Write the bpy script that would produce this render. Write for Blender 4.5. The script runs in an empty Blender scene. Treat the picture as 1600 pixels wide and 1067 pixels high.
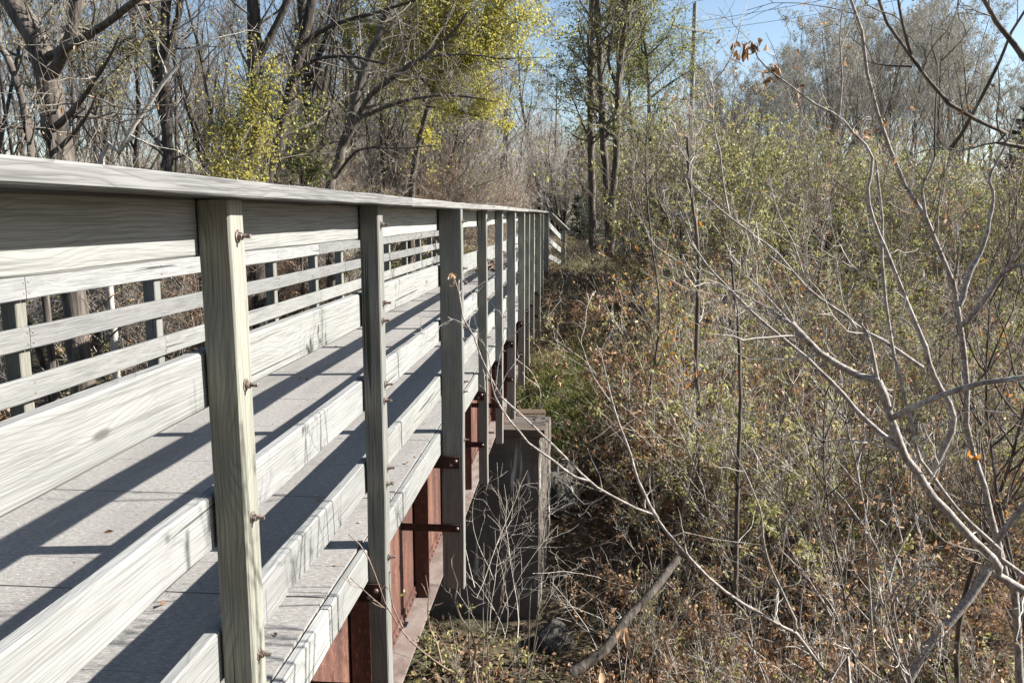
import bpy, math, random
import numpy as np
from mathutils import Matrix, Vector
R = math.radians
rng = np.random.default_rng(7)
random.seed(7)
sc = bpy.context.scene
col = sc.collection

# ------------------------------------------------------------------ camera
F, TH, PS = 1280.0, R(8.81), R(4.63)
EYE = np.array([0.0, 0.0, 1.512])
cam = bpy.data.cameras.new('camera')
cam.sensor_width = 36.0
cam.lens = F / 1600 * 36
cam.clip_start = 0.05
cam.clip_end = 3000
co = bpy.data.objects.new('camera', cam)
col.objects.link(co)
co.location = EYE
co.rotation_euler = (math.pi / 2 - TH, 0, PS)
sc.camera = co

# ------------------------------------------------------------------ sky, sun, exposure
SUN = Vector((1.0, 0.13, 0.68)).normalized()
w = bpy.data.worlds.new('World')
sc.world = w
w.use_nodes = True
nt = w.node_tree
sky = nt.nodes.new('ShaderNodeTexSky')
sky.sky_type = 'NISHITA'
sky.sun_disc = False
sky.sun_elevation = math.asin(SUN.z)
sky.sun_rotation = math.atan2(SUN.x, SUN.y)
sky.air_density = 1.0
sky.dust_density = 0.7
sky.ozone_density = 1.2
bg = nt.nodes['Background']
bg.inputs[1].default_value = 0.06
nt.links.new(sky.outputs[0], bg.inputs[0])
sl = bpy.data.lights.new('sun', 'SUN')
sl.energy = 5.0
sl.angle = R(0.5)
sl.color = (1.0, 0.965, 0.91)
so = bpy.data.objects.new('sun', sl)
col.objects.link(so)
so.rotation_euler = SUN.to_track_quat('Z', 'Y').to_euler()
sc.view_settings.view_transform = 'Standard'
sc.view_settings.look = 'None'
sc.view_settings.gamma = 1
sc.view_settings.exposure = 1.62
try:
    sc.cycles.max_bounces = 4
    sc.cycles.diffuse_bounces = 2
    sc.cycles.transparent_max_bounces = 4
except Exception:
    pass

# ------------------------------------------------------------------ helpers: rays of the photograph
_r = np.array([math.cos(PS), math.sin(PS), 0])
_f = np.array([-math.sin(PS) * math.cos(TH), math.cos(PS) * math.cos(TH), -math.sin(TH)])
_u = np.array([-math.sin(PS) * math.sin(TH), math.cos(PS) * math.sin(TH), math.cos(TH)])


def at(px, py, Y):
    d = _f + (px - 800) / F * _r - (py - 533.5) / F * _u
    return EYE + d * (Y / d[1])


# ------------------------------------------------------------------ helpers: objects
def tag(o, label=None, cat=None, group=None, kind=None):
    if label: o['label'] = label
    if cat: o['category'] = cat
    if group: o['group'] = group
    if kind: o['kind'] = kind
    return o


def thing(name, loc, label, cat, group=None, rz=0.0, s=1.0):
    o = bpy.data.objects.new(name, None)
    col.objects.link(o)
    o.empty_display_size = 0.1
    o.location = loc
    o.rotation_euler = (0, 0, rz)
    o.scale = (s, s, s)
    return tag(o, label, cat, group)


def obj(name, me, parent=None, loc=None):
    o = bpy.data.objects.new(name, me)
    col.objects.link(o)
    if parent is not None: o.parent = parent
    if loc is not None: o.location = loc
    return o


def mesh(name, V, Q, mats, smooth=False, rnd=None, midx=None):
    me = bpy.data.meshes.new(name)
    V = np.asarray(V, dtype=np.float32); Q = np.asarray(Q, dtype=np.int32)
    n = Q.shape[1]
    me.vertices.add(len(V)); me.vertices.foreach_set('co', V.ravel())
    me.loops.add(Q.size); me.loops.foreach_set('vertex_index', Q.ravel())
    me.polygons.add(len(Q))
    me.polygons.foreach_set('loop_start', np.arange(len(Q), dtype=np.int32) * n)
    for m in (mats if isinstance(mats, (list, tuple)) else [mats]): me.materials.append(m)
    if midx is not None: me.polygons.foreach_set('material_index', np.asarray(midx, dtype=np.int32))
    me.polygons.foreach_set('use_smooth', np.full(len(Q), smooth))
    if rnd is not None:
        a = me.attributes.new('rnd', 'FLOAT', 'POINT')
        a.data.foreach_set('value', np.asarray(rnd, dtype=np.float32))
    me.update(calc_edges=True)
    me.validate()
    return me


class MB:
    """collects boxes, cylinders, tubes and spheres into one mesh"""
    def __init__(s): s.v = []; s.f = []; s.sm = []

    def add(s, V, Fs, smooth=False):
        b = len(s.v); s.v += [tuple(map(float, p)) for p in V]
        s.f += [tuple(b + int(i) for i in q) for q in Fs]; s.sm += [smooth] * len(Fs)

    def box(s, x0, x1, y0, y1, z0, z1):
        V = [(x, y, z) for z in (z0, z1) for y in (y0, y1) for x in (x0, x1)]
        s.add(V, [(0, 2, 3, 1), (4, 5, 7, 6), (0, 1, 5, 4), (2, 6, 7, 3), (0, 4, 6, 2), (1, 3, 7, 5)])

    def cyl(s, p0, p1, r0, r1=None, n=12, smooth=True):
        r1 = r0 if r1 is None else r1
        p0 = Vector(p0); p1 = Vector(p1); d = (p1 - p0).normalized()
        a = d.orthogonal().normalized(); b = d.cross(a)
        V = []
        for p, r in ((p0, r0), (p1, r1)):
            for k in range(n):
                t = 2 * math.pi * k / n
                V.append(p + (a * math.cos(t) + b * math.sin(t)) * r)
        s.add(V, [(k, (k + 1) % n, n + (k + 1) % n, n + k) for k in range(n)], smooth)
        s.add(V[:n], [tuple(range(n - 1, -1, -1))]); s.add(V[n:], [tuple(range(n))])

    def dome(s, p, ax, r, n=8, m=3, flat=0.75):
        p = Vector(p); d = Vector(ax).normalized(); a = d.orthogonal().normalized(); b = d.cross(a)
        V = []
        for j in range(m):
            t = j / m * math.pi / 2
            for k in range(n):
                q = 2 * math.pi * k / n
                V.append(p + (a * math.cos(q) + b * math.sin(q)) * r * math.cos(t) + d * r * flat * math.sin(t))
        V.append(p + d * r * flat)
        Fs = [(j * n + k, j * n + (k + 1) % n, (j + 1) * n + (k + 1) % n, (j + 1) * n + k) for j in range(m - 1) for k in range(n)]
        Fs += [((m - 1) * n + k, (m - 1) * n + (k + 1) % n, m * n) for k in range(n)]
        s.add(V, Fs, True)

    def mesh(s, name, mat):
        me = bpy.data.meshes.new(name)
        me.from_pydata(s.v, [], s.f)
        me.materials.append(mat)
        me.polygons.foreach_set('use_smooth', s.sm)
        me.update()
        return me

    def build(s, name, mat, parent=None, loc=None): return obj(name, s.mesh(name, mat), parent, loc)


# ------------------------------------------------------------------ materials
class NT:
    def __init__(s, name):
        s.m = bpy.data.materials.new(name); s.m.use_nodes = True
        s.t = s.m.node_tree; s.b = s.t.nodes['Principled BSDF']; s.out = s.t.nodes['Material Output']
        s.b.inputs['Roughness'].default_value = 0.85
        s.b.inputs['Specular IOR Level'].default_value = 0.25

    def n(s, typ, **k):
        x = s.t.nodes.new(typ)
        for a, v in k.items(): setattr(x, a, v)
        return x

    def l(s, a, b): s.t.links.new(a, b)

    def coords(s, scale, rand=True, kind='Object'):
        tc = s.n('ShaderNodeTexCoord')
        src = tc.outputs[kind]
        if rand:
            oi = s.n('ShaderNodeObjectInfo')
            mu = s.n('ShaderNodeVectorMath', operation='SCALE'); mu.inputs[0].default_value = (37.1, 5.3, 7.7)
            s.l(oi.outputs['Random'], mu.inputs['Scale'])
            ad = s.n('ShaderNodeVectorMath', operation='ADD'); s.l(src, ad.inputs[0]); s.l(mu.outputs[0], ad.inputs[1])
            src = ad.outputs[0]
        mp = s.n('ShaderNodeMapping'); mp.inputs['Scale'].default_value = scale
        s.l(src, mp.inputs[0])
        return mp.outputs[0]

    def noise(s, vec, scale=1.0, detail=4.0, rough=0.6, dist=0.0):
        x = s.n('ShaderNodeTexNoise'); x.inputs['Scale'].default_value = scale
        x.inputs['Detail'].default_value = detail; x.inputs['Roughness'].default_value = rough
        x.inputs['Distortion'].default_value = dist
        if vec is not None: s.l(vec, x.inputs['Vector'])
        return x.outputs[0]

    def ramp(s, fac, stops):
        x = s.n('ShaderNodeValToRGB'); e = x.color_ramp.elements
        while len(e) < len(stops): e.new(0.5)
        for q, (p, c) in zip(e, stops):
            q.position = p; q.color = (*c, 1) if len(c) == 3 else c
        s.l(fac, x.inputs[0])
        return x.outputs[0]

    def mix(s, a, b, fac, mode='MIX'):
        x = s.n('ShaderNodeMix', data_type='RGBA', blend_type=mode)
        for i, v in ((0, fac), (6, a), (7, b)):
            if isinstance(v, (int, float)): x.inputs[i].default_value = v
            elif isinstance(v, tuple): x.inputs[i].default_value = (*v, 1)
            else: s.l(v, x.inputs[i])
        return x.outputs[2]

    def bump(s, h, strength=0.4, dist=0.003, prev=None):
        x = s.n('ShaderNodeBump'); x.inputs['Strength'].default_value = strength
        x.inputs['Distance'].default_value = dist
        s.l(h, x.inputs['Height'])
        if prev is not None: s.l(prev, x.inputs['Normal'])
        return x.outputs[0]

    def color(s, c): s.l(c, s.b.inputs['Base Color'])
    def normal(s, c): s.l(c, s.b.inputs['Normal'])


def wood(name, base, dark, tint=None, tint_amt=0.0, fibre=1.0, seen=(0.74, 1.1), warp=0.075, rings=36.0):
    """sawn timber greyed by weather; the grain runs along the piece's own X axis and bends round knots"""
    k = NT(name)
    # knots: sparse cells stretched along the grain
    kv = k.coords((1.7, 5.5, 5.5))
    vo = k.n('ShaderNodeTexVoronoi', feature='F1'); vo.inputs['Scale'].default_value = 1.0
    vo.inputs['Randomness'].default_value = 1.0
    k.l(kv, vo.inputs['Vector'])
    near = k.ramp(vo.outputs['Distance'], [(0.0, (1, 1, 1)), (0.16, (0.55,) * 3), (0.42, (0, 0, 0))])
    big = k.coords((1.1, 3.0, 3.0))
    wn = k.n('ShaderNodeTexNoise'); wn.inputs['Scale'].default_value = 1.2; wn.inputs['Detail'].default_value = 3.0
    wn.inputs['Roughness'].default_value = 0.45
    k.l(big, wn.inputs['Vector'])
    sub = k.n('ShaderNodeVectorMath', operation='SCALE'); sub.inputs['Scale'].default_value = warp; k.l(wn.outputs['Color'], sub.inputs[0])
    kn = k.n('ShaderNodeVectorMath', operation='SCALE'); kn.inputs['Scale'].default_value = 0.03; k.l(near, kn.inputs[0])
    c0 = k.coords((0.03, 1, 1))
    ad = k.n('ShaderNodeVectorMath', operation='ADD'); k.l(c0, ad.inputs[0]); k.l(sub.outputs[0], ad.inputs[1])
    a2 = k.n('ShaderNodeVectorMath', operation='ADD'); k.l(ad.outputs[0], a2.inputs[0]); k.l(kn.outputs[0], a2.inputs[1])
    wv = k.n('ShaderNodeTexWave', wave_type='RINGS', rings_direction='X', wave_profile='SAW')
    wv.inputs['Scale'].default_value = rings; wv.inputs['Distortion'].default_value = 0.6
    wv.inputs['Detail'].default_value = 1.0; wv.inputs['Detail Scale'].default_value = 1.0
    k.l(a2.outputs[0], wv.inputs['Vector'])
    fib = k.noise(k.coords((3.0, 190, 190)), 1.0, 3.0, 0.7)
    blot = k.noise(k.coords((1.6, 7, 7)), 1.0, 4.0, 0.6)
    dirt = k.noise(k.coords((4.5, 6, 6)), 1.0, 5.0, 0.65)
    c = k.mix(dark, base, k.ramp(wv.outputs['Fac'], [(0.0, (0.15,) * 3), (0.22, (0.75,) * 3), (0.7, (1.0,) * 3), (1.0, (0.85,) * 3)]))
    c = k.mix(c, tuple(x * 0.8 for x in dark), k.ramp(fib, [(0.36, (0.8 * fibre,) * 3), (0.55, (0,) * 3)]))
    c = k.mix(c, (0.84, 0.86, 0.84), k.ramp(blot, [(0.3, (1,) * 3), (0.55, (0,) * 3)]), 'MULTIPLY')
    c = k.mix(c, tuple(x * 0.6 for x in dark), k.ramp(dirt, [(0.58, (0,) * 3), (0.78, (0.35,) * 3)]))
    c = k.mix(c, tuple(x * 0.42 for x in dark), k.ramp(vo.outputs['Distance'], [(0.0, (0.9,) * 3), (0.045, (0.75,) * 3), (0.075, (0, 0, 0))]))
    if tint:
        tn = k.noise(k.coords((1.2, 5, 5)), 1.0, 4.0)
        c = k.mix(c, tint, k.ramp(tn, [(0.4, (0,) * 3), (0.65, (tint_amt,) * 3)]))
    # drying checks: long thin dark splits
    ck = k.noise(k.coords((0.7, 55, 55)), 1.0, 2.0, 0.5)
    c = k.mix(c, tuple(x * 0.2 for x in dark), k.ramp(ck, [(0.68, (0,) * 3), (0.70, (0.85,) * 3)]))
    oi = k.n('ShaderNodeObjectInfo')
    hv = k.n('ShaderNodeHueSaturation'); k.l(c, hv.inputs['Color'])
    mr = k.n('ShaderNodeMapRange'); mr.inputs[3].default_value = seen[0]; mr.inputs[4].default_value = seen[1]
    k.l(oi.outputs['Random'], mr.inputs[0]); k.l(mr.outputs[0], hv.inputs['Value'])
    ms = k.n('ShaderNodeMath', operation='PINGPONG'); ms.inputs[1].default_value = 0.17; k.l(oi.outputs['Random'], ms.inputs[0])
    m3 = k.n('ShaderNodeMapRange'); m3.inputs[2].default_value = 0.17; m3.inputs[3].default_value = 0.45; m3.inputs[4].default_value = 1.3
    k.l(ms.outputs[0], m3.inputs[0]); k.l(m3.outputs[0], hv.inputs['Saturation'])
    k.color(hv.outputs[0])
    b1 = k.bump(fib, 0.5, 0.002)
    k.normal(k.bump(wv.outputs['Fac'], 0.4, 0.002, b1))
    k.b.inputs['Roughness'].default_value = 0.8
    return k.m


M = {}
M['rail'] = wood('weathered_rail_timber', (0.315, 0.314, 0.296), (0.20, 0.198, 0.184))
M['old_rail'] = wood('grey_old_rail_timber', (0.255, 0.254, 0.243), (0.13, 0.128, 0.12))
M['tie'] = wood('brown_cap_timber', (0.155, 0.12, 0.09), (0.07, 0.053, 0.04))
M['post'] = wood('weathered_post_timber', (0.275, 0.27, 0.235), (0.145, 0.141, 0.118), (0.135, 0.136, 0.108), 0.35)
M['cap'] = wood('weathered_cap_timber', (0.25, 0.243, 0.228), (0.125, 0.121, 0.114), fibre=1.1)
M['dark_wood'] = wood('old_tie_timber', (0.12, 0.105, 0.09), (0.05, 0.045, 0.04))
M['pole'] = wood('pole_timber', (0.25, 0.24, 0.225), (0.16, 0.152, 0.142))


def m_deck():
    k = NT('gritty_deck')
    sp = k.noise(k.coords((40, 150, 150), False), 1.0, 3.0, 0.7)
    st = k.noise(k.coords((30, 75, 75), False), 1.0, 4.0, 0.7)
    lo = k.noise(k.coords((2.6, 0.5, 1), False), 1.0, 5.0)
    c = k.mix((0.165, 0.156, 0.143), (0.255, 0.243, 0.224), k.ramp(st, [(0.35, (0,) * 3), (0.62, (1,) * 3)]))
    c = k.mix(c, (0.46, 0.45, 0.43), k.ramp(sp, [(0.57, (0,) * 3), (0.68, (0.85,) * 3)]))
    c = k.mix(c, (0.13, 0.125, 0.12), k.ramp(sp, [(0.28, (0.7,) * 3), (0.42, (0,) * 3)]))
    c = k.mix(c, (0.115, 0.108, 0.098), k.ramp(lo, [(0.45, (0,) * 3), (0.72, (0.6,) * 3)]))
    k.color(c); k.normal(k.bump(sp, 0.6, 0.003))
    return k.m


def m_rust():
    k = NT('rusted_steel')
    a = k.noise(k.coords((6, 6, 1.2), False), 1.0, 5.0, 0.65)
    b = k.noise(k.coords((60, 60, 25), False), 1.0, 3.0, 0.7)
    c = k.ramp(a, [(0.3, (0.04, 0.02, 0.016)), (0.5, (0.085, 0.04, 0.03)), (0.68, (0.155, 0.075, 0.05)), (0.8, (0.20, 0.13, 0.10))])
    c = k.mix(c, (0.05, 0.025, 0.02), k.ramp(b, [(0.35, (0.7,) * 3), (0.5, (0,) * 3)]))
    c = k.mix(c, (0.34, 0.25, 0.21), k.ramp(b, [(0.6, (0,) * 3), (0.74, (0.5,) * 3)]))
    k.color(c); k.normal(k.bump(b, 0.4, 0.002))
    return k.m


def m_flange():
    k = NT('dusty_rusted_flange')
    a = k.noise(k.coords((5, 3, 5), False), 1.0, 5.0, 0.65)
    k.color(k.ramp(a, [(0.3, (0.09, 0.06, 0.05)), (0.5, (0.17, 0.135, 0.118)), (0.7, (0.24, 0.205, 0.185))]))
    k.normal(k.bump(a, 0.4, 0.003))
    return k.m


def m_steel():
    k = NT('dark_bracket_steel')
    a = k.noise(k.coords((20, 20, 20)), 1.0, 4.0)
    k.color(k.ramp(a, [(0.35, (0.03, 0.018, 0.015)), (0.7, (0.085, 0.042, 0.03))]))
    k.b.inputs['Metallic'].default_value = 0.3
    return k.m


def m_bolt():
    k = NT('rusty_galvanised_bolt')
    a = k.noise(k.coords((120, 120, 120)), 1.0, 3.0)
    k.color(k.ramp(a, [(0.35, (0.10, 0.06, 0.045)), (0.5, (0.2, 0.15, 0.125)), (0.62, (0.36, 0.34, 0.32))]))
    k.b.inputs['Metallic'].default_value = 0.5; k.b.inputs['Roughness'].default_value = 0.55
    return k.m


def m_concrete():
    k = NT('old_stained_concrete')
    a = k.noise(k.coords((1.6, 1.6, 1.6), False), 1.0, 7.0, 0.7)
    s = k.noise(k.coords((3.6, 3.6, 0.45), False), 1.0, 4.0, 0.6, 0.6)
    f = k.noise(k.coords((40, 40, 40), False), 1.0, 3.0)
    c = k.ramp(a, [(0.3, (0.068, 0.058, 0.048)), (0.6, (0.14, 0.122, 0.104)), (0.8, (0.26, 0.238, 0.212))])
    c = k.mix(c, (0.09, 0.075, 0.06), k.ramp(s, [(0.35, (0.8,) * 3), (0.5, (0,) * 3)]))
    c = k.mix(c, (0.62, 0.60, 0.57), k.ramp(s, [(0.60, (0,) * 3), (0.68, (0.9,) * 3)]))
    k.color(c); k.normal(k.bump(f, 0.5, 0.004, k.bump(a, 0.5, 0.02)))
    return k.m


def m_bark(name, lo, mid, hi, sx=18, sz=2.2, strength=0.9, dist=0.02):
    k = NT(name)
    a = k.noise(k.coords((sx, sx, sz)), 1.0, 5.0, 0.6, 0.5)
    b = k.noise(k.coords((2, 2, 1.2)), 1.0, 3.0)
    c = k.ramp(a, [(0.32, lo), (0.52, mid), (0.7, hi)])
    c = k.mix(c, tuple(0.5 * (x + y) for x, y in zip(lo, mid)), k.ramp(b, [(0.5, (0,) * 3), (0.7, (0.5,) * 3)]))
    k.color(c); k.normal(k.bump(a, strength, dist))
    return k.m


M['deck'] = m_deck(); M['rust'] = m_rust(); M['flange'] = m_flange(); M['steel'] = m_steel()
M['bolt'] = m_bolt(); M['concrete'] = m_concrete()
M['bark'] = m_bark('furrowed_bark', (0.035, 0.029, 0.024), (0.10, 0.083, 0.068), (0.20, 0.175, 0.148))
M['bark_dark'] = m_bark('dark_bark', (0.018, 0.015, 0.013), (0.05, 0.041, 0.034), (0.11, 0.094, 0.08))
M['bark_pale'] = m_bark('smooth_pale_bark', (0.12, 0.10, 0.083), (0.28, 0.247, 0.22), (0.48, 0.445, 0.41), 55, 38, 0.5, 0.004)
M['twig'] = m_bark('grey_twig_bark', (0.08, 0.068, 0.054), (0.15, 0.13, 0.105), (0.26, 0.235, 0.20), 30, 8, 0.2, 0.002)
M['twig_pale'] = m_bark('pale_twig_bark', (0.26, 0.23, 0.195), (0.42, 0.385, 0.335), (0.60, 0.565, 0.51), 30, 8, 0.2, 0.002)
M['twig_red'] = m_bark('reddish_twig_bark', (0.11, 0.075, 0.055), (0.20, 0.145, 0.11), (0.32, 0.26, 0.215), 30, 8, 0.2, 0.002)


def m_leaf(name, stops, trans=0.4, gloss=0.35):
    k = NT(name)
    at_ = k.n('ShaderNodeAttribute'); at_.attribute_name = 'rnd'
    oi = k.n('ShaderNodeObjectInfo')
    ad = k.n('ShaderNodeMath', operation='MULTIPLY_ADD'); ad.inputs[1].default_value = 0.24
    k.l(oi.outputs['Random'], ad.inputs[0]); k.l(at_.outputs['Fac'], ad.inputs[2])
    sb = k.n('ShaderNodeMath', operation='SUBTRACT'); sb.inputs[1].default_value = 0.12
    k.l(ad.outputs[0], sb.inputs[0])
    c = k.ramp(sb.outputs[0], stops)
    k.color(c)
    k.b.inputs['Roughness'].default_value = 0.55; k.b.inputs['Specular IOR Level'].default_value = gloss
    tr = k.n('ShaderNodeBsdfTranslucent'); k.l(c, tr.inputs['Color'])
    mx = k.n('ShaderNodeMixShader'); mx.inputs[0].default_value = trans
    k.l(k.b.outputs[0], mx.inputs[1]); k.l(tr.outputs[0], mx.inputs[2])
    k.l(mx.outputs[0], k.out.inputs['Surface'])
    return k.m


M['leaf_yellow'] = m_leaf('yellow_green_leaf', [(0.0, (0.26, 0.255, 0.065)), (0.35, (0.45, 0.42, 0.09)), (0.7, (0.60, 0.53, 0.13)), (1.0, (0.70, 0.62, 0.24))], 0.55, 0.2)
M['leaf_green'] = m_leaf('soft_green_leaf', [(0.0, (0.12, 0.14, 0.045)), (0.5, (0.26, 0.275, 0.09)), (0.85, (0.40, 0.385, 0.13)), (1.0, (0.50, 0.45, 0.18))])
M['leaf_olive'] = m_leaf('dull_olive_leaf', [(0.0, (0.115, 0.13, 0.035)), (0.4, (0.24, 0.235, 0.075)), (0.75, (0.38, 0.35, 0.135)), (1.0, (0.52, 0.46, 0.24))])
M['leaf_brown'] = m_leaf('dry_brown_leaf', [(0.0, (0.13, 0.07, 0.038)), (0.4, (0.27, 0.155, 0.08)), (0.75, (0.45, 0.28, 0.155)), (1.0, (0.58, 0.45, 0.31))], 0.3)
M['leaf_litter'] = m_leaf('fallen_leaf', [(0.0, (0.045, 0.028, 0.018)), (0.45, (0.12, 0.072, 0.043)), (0.8, (0.28, 0.17, 0.095)), (1.0, (0.52, 0.38, 0.25))], 0.12)
M['leaf_orange'] = m_leaf('orange_leaf', [(0.0, (0.35, 0.13, 0.02)), (0.5, (0.5, 0.22, 0.03)), (1.0, (0.6, 0.36, 0.07))], 0.45)
M['leaf_grey'] = m_leaf('greyish_olive_leaf', [(0.0, (0.10, 0.095, 0.06)), (0.5, (0.20, 0.185, 0.115)), (1.0, (0.34, 0.30, 0.20))])
M['leaf_pine'] = m_leaf('dark_evergreen_spray', [(0.0, (0.03, 0.042, 0.03)), (0.6, (0.06, 0.078, 0.05)), (1.0, (0.11, 0.125, 0.08))], 0.15)
M['grass'] = m_leaf('green_grass_blade', [(0.0, (0.10, 0.16, 0.03)), (0.5, (0.20, 0.27, 0.06)), (0.8, (0.36, 0.36, 0.12)), (1.0, (0.52, 0.46, 0.22))], 0.35)
M['straw'] = m_leaf('dry_grass_blade', [(0.0, (0.16, 0.13, 0.07)), (0.5, (0.28, 0.225, 0.12)), (1.0, (0.42, 0.36, 0.22))], 0.3)


def m_ground():
    k = NT('leafy_earth')
    a = k.noise(k.coords((0.35, 0.35, 0.35), False), 1.0, 5.0)
    b = k.noise(k.coords((14, 14, 14), False), 1.0, 5.0, 0.7)
    c = k.ramp(b, [(0.3, (0.025, 0.019, 0.013)), (0.5, (0.07, 0.05, 0.032)), (0.7, (0.15, 0.11, 0.07))])
    c = k.mix(c, (0.085, 0.095, 0.04), k.ramp(a, [(0.52, (0,) * 3), (0.68, (0.7,) * 3)]))
    k.color(c); k.normal(k.bump(b, 0.8, 0.05))
    return k.m


def m_trail():
    k = NT('pale_gravel')
    b = k.noise(k.coords((25, 25, 25), False), 1.0, 4.0, 0.7)
    k.color(k.ramp(b, [(0.3, (0.19, 0.175, 0.155)), (0.7, (0.36, 0.335, 0.30))])); k.normal(k.bump(b, 0.6, 0.02))
    return k.m


M['ground'] = m_ground(); M['trail'] = m_trail()


# ------------------------------------------------------------------ terrain
def sstep(a, b, x):
    t = np.clip((x - a) / (b - a), 0, 1)
    return t * t * (3 - 2 * t)


def ground_z(x, y):
    x = np.asarray(x, float); y = np.asarray(y, float)
    lump = 0.16 * np.sin(x * 0.9 + 1.3) * np.cos(y * 0.7) + 0.1 * np.sin(x * 2.1 + y * 1.7)
    floor = -4.55 + 0.05 * np.abs(x)
    near = sstep(5.2, 0.2, y)
    fx = np.clip(x - 1.5, 0, 40)                       # far bank: steep by the bridge, gentle to the right
    fy0 = 11.3 + 0.75 * fx; fy1 = 21.7 + 1.5 * fx
    far = np.interp((y - fy0) / (fy1 - fy0), [0, 0.14, 0.5, 0.85, 1], [0, 0.30, 0.56, 0.88, 1])
    top = -0.04 - 1.0 * sstep(3, 12, x) - 0.6 * sstep(-6, -12, x)
    z = floor + (top - floor) * np.clip(near + far, 0, 1)
    amp = np.clip(1 - np.exp(-((y) ** 2) / 4.0), 0, 1) * np.where((np.abs(x + 2.2) < 2.6) & (y > 20), 0.15, 1.0)
    return z + lump * amp * 0.8


def build_ground():
    n = 260
    t = np.linspace(-1, 1, n)
    gx = np.sinh(t * 4.2) / np.sinh(4.2) * 700
    t2 = np.linspace(-0.72, 1, n)
    gy = 12 + np.sinh(t2 * 4.2) / np.sinh(4.2) * 900
    X, Y = np.meshgrid(gx, gy)
    V = np.stack([X, Y, ground_z(X, Y)], -1).reshape(-1, 3)
    i = (np.arange(n - 1)[:, None] * n + np.arange(n - 1)[None, :]).ravel()
    o = obj('ground', mesh('ground', V, np.stack([i, i + 1, i + n + 1, i + n], -1), M['ground'], True))
    tag(o, kind='structure')
    ys = np.concatenate([np.linspace(22.25, 60, 60), np.linspace(62, 90, 20)])
    xs = np.linspace(-1, 1, 5)
    V = []
    for y in ys:
        c = -2.15 - 0.006 * max(0.0, y - 42) ** 2; hw = 1.05 + 0.12 * math.sin(y * 1.3)
        for q in xs: V.append((c + q * hw, y, float(ground_z(c + q * hw, y)) + 0.045 - 0.03 * q * q))
    i = (np.arange(len(ys) - 1)[:, None] * 5 + np.arange(4)[None, :]).ravel()
    tag(obj('trail', mesh('trail', V, np.stack([i, i + 1, i + 6, i + 5], -1), M['trail'], True)), kind='structure')


build_ground()

# ------------------------------------------------------------------ the bridge
MT = {}


def beam(name, p0, p1, up, h, t, mat, parent, base, wob=0.0018, ch=0.006, seg=0.25):
    """a sawn timber from p0 to p1 (centre line); local X runs along it, h is its size along 'up', t its thickness"""
    p0 = np.array(p0, float); p1 = np.array(p1, float)
    L = np.linalg.norm(p1 - p0); ex = (p1 - p0) / L
    ez = np.array(up, float); ez = ez - ex * (ez @ ex); ez /= np.linalg.norm(ez)
    ey = np.cross(ez, ex)
    n = max(2, int(L / seg) + 1)
    a, b = t / 2, h / 2
    sec = [(-a + ch, -b), (a - ch, -b), (a, -b + ch), (a, b - ch), (a - ch, b), (-a + ch, b), (-a, b - ch), (-a, -b + ch)]
    V = []
    wy = np.cumsum(rng.normal(0, wob * 0.6, n)); wz = np.cumsum(rng.normal(0, wob * 0.6, n))
    wy -= np.linspace(wy[0], wy[-1], n); wz -= np.linspace(wz[0], wz[-1], n)
    for i in range(n):
        x = L * i / (n - 1)
        for (y, z) in sec:
            V.append((x, y + wy[i] + rng.normal(0, wob * 0.25), z + wz[i] + rng.normal(0, wob * 0.25)))
    Fs = [(i * 8 + k, i * 8 + (k + 1) % 8, (i + 1) * 8 + (k + 1) % 8, (i + 1) * 8 + k) for i in range(n - 1) for k in range(8)]
    Fs = [f[::-1] for f in Fs] + [tuple(range(8)), tuple(reversed(range((n - 1) * 8, n * 8)))]
    me = bpy.data.meshes.new(name); me.from_pydata(V, [], [f[::-1] for f in Fs]); me.materials.append(mat); me.update()
    o = obj(name, me, parent)
    mt = Matrix(((ex[0], ey[0], ez[0], p0[0] - base[0]), (ex[1], ey[1], ez[1], p0[1] - base[1]), (ex[2], ey[2], ez[2], p0[2] - base[2]), (0, 0, 0, 1)))
    o.matrix_local = mt
    MT[o.name] = mt
    return o


def add_to(o, mb, mat):
    me = o.data; me.materials.append(mat)
    v = [tuple(p.co) for p in me.vertices]; f = [tuple(p.vertices) for p in me.polygons]; n = len(f); b = len(v)
    m2 = bpy.data.meshes.new(me.name); m2.from_pydata(v + mb.v, [], f + [tuple(b + i for i in q) for q in mb.f])
    for m in me.materials: m2.materials.append(m)
    m2.polygons.foreach_set('material_index', [0] * n + [len(me.materials) - 1] * len(mb.f)); m2.update()
    o.data = m2; bpy.data.meshes.remove(me)


def bolt_mesh():
    """washer, hex nut and thread, pointing along +X"""
    b = MB()
    b.cyl((0, 0, 0), (0.003, 0, 0), 0.017, n=14)
    b.cyl((0.004, 0, 0), (0.013, 0, 0), 0.0105, n=6, smooth=False)
    b.cyl((0.012, 0, 0), (0.034, 0, 0), 0.0055, n=8)
    return b.mesh('bolt', M['bolt'])


BOLT = bolt_mesh()
HEADS = MB(); HEADS.dome((0, 0, 0), (0, -1, 0), 0.013)
HEAD = HEADS.mesh('bolt_head', M['bolt'])


def put(name, me, parent, world, rx=0.0):
    """child of a beam placed at a world point, world axes"""
    o = obj(name, me, parent)
    root = parent.parent
    wm = Matrix.Translation(Vector(world) - root.location) @ Matrix.Rotation(rx, 4, 'X')
    o.matrix_local = MT[parent.name].inverted() @ wm
    return o


Y0, Y1 = -1.6, 22.2
XR, XL = -0.95, -3.45
BB = (-2.2, 0.0, 0.0)
bridge = thing('footbridge', BB, 'weathered grey timber footbridge on rusty steel girders with a gritty deck', 'bridge')

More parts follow.
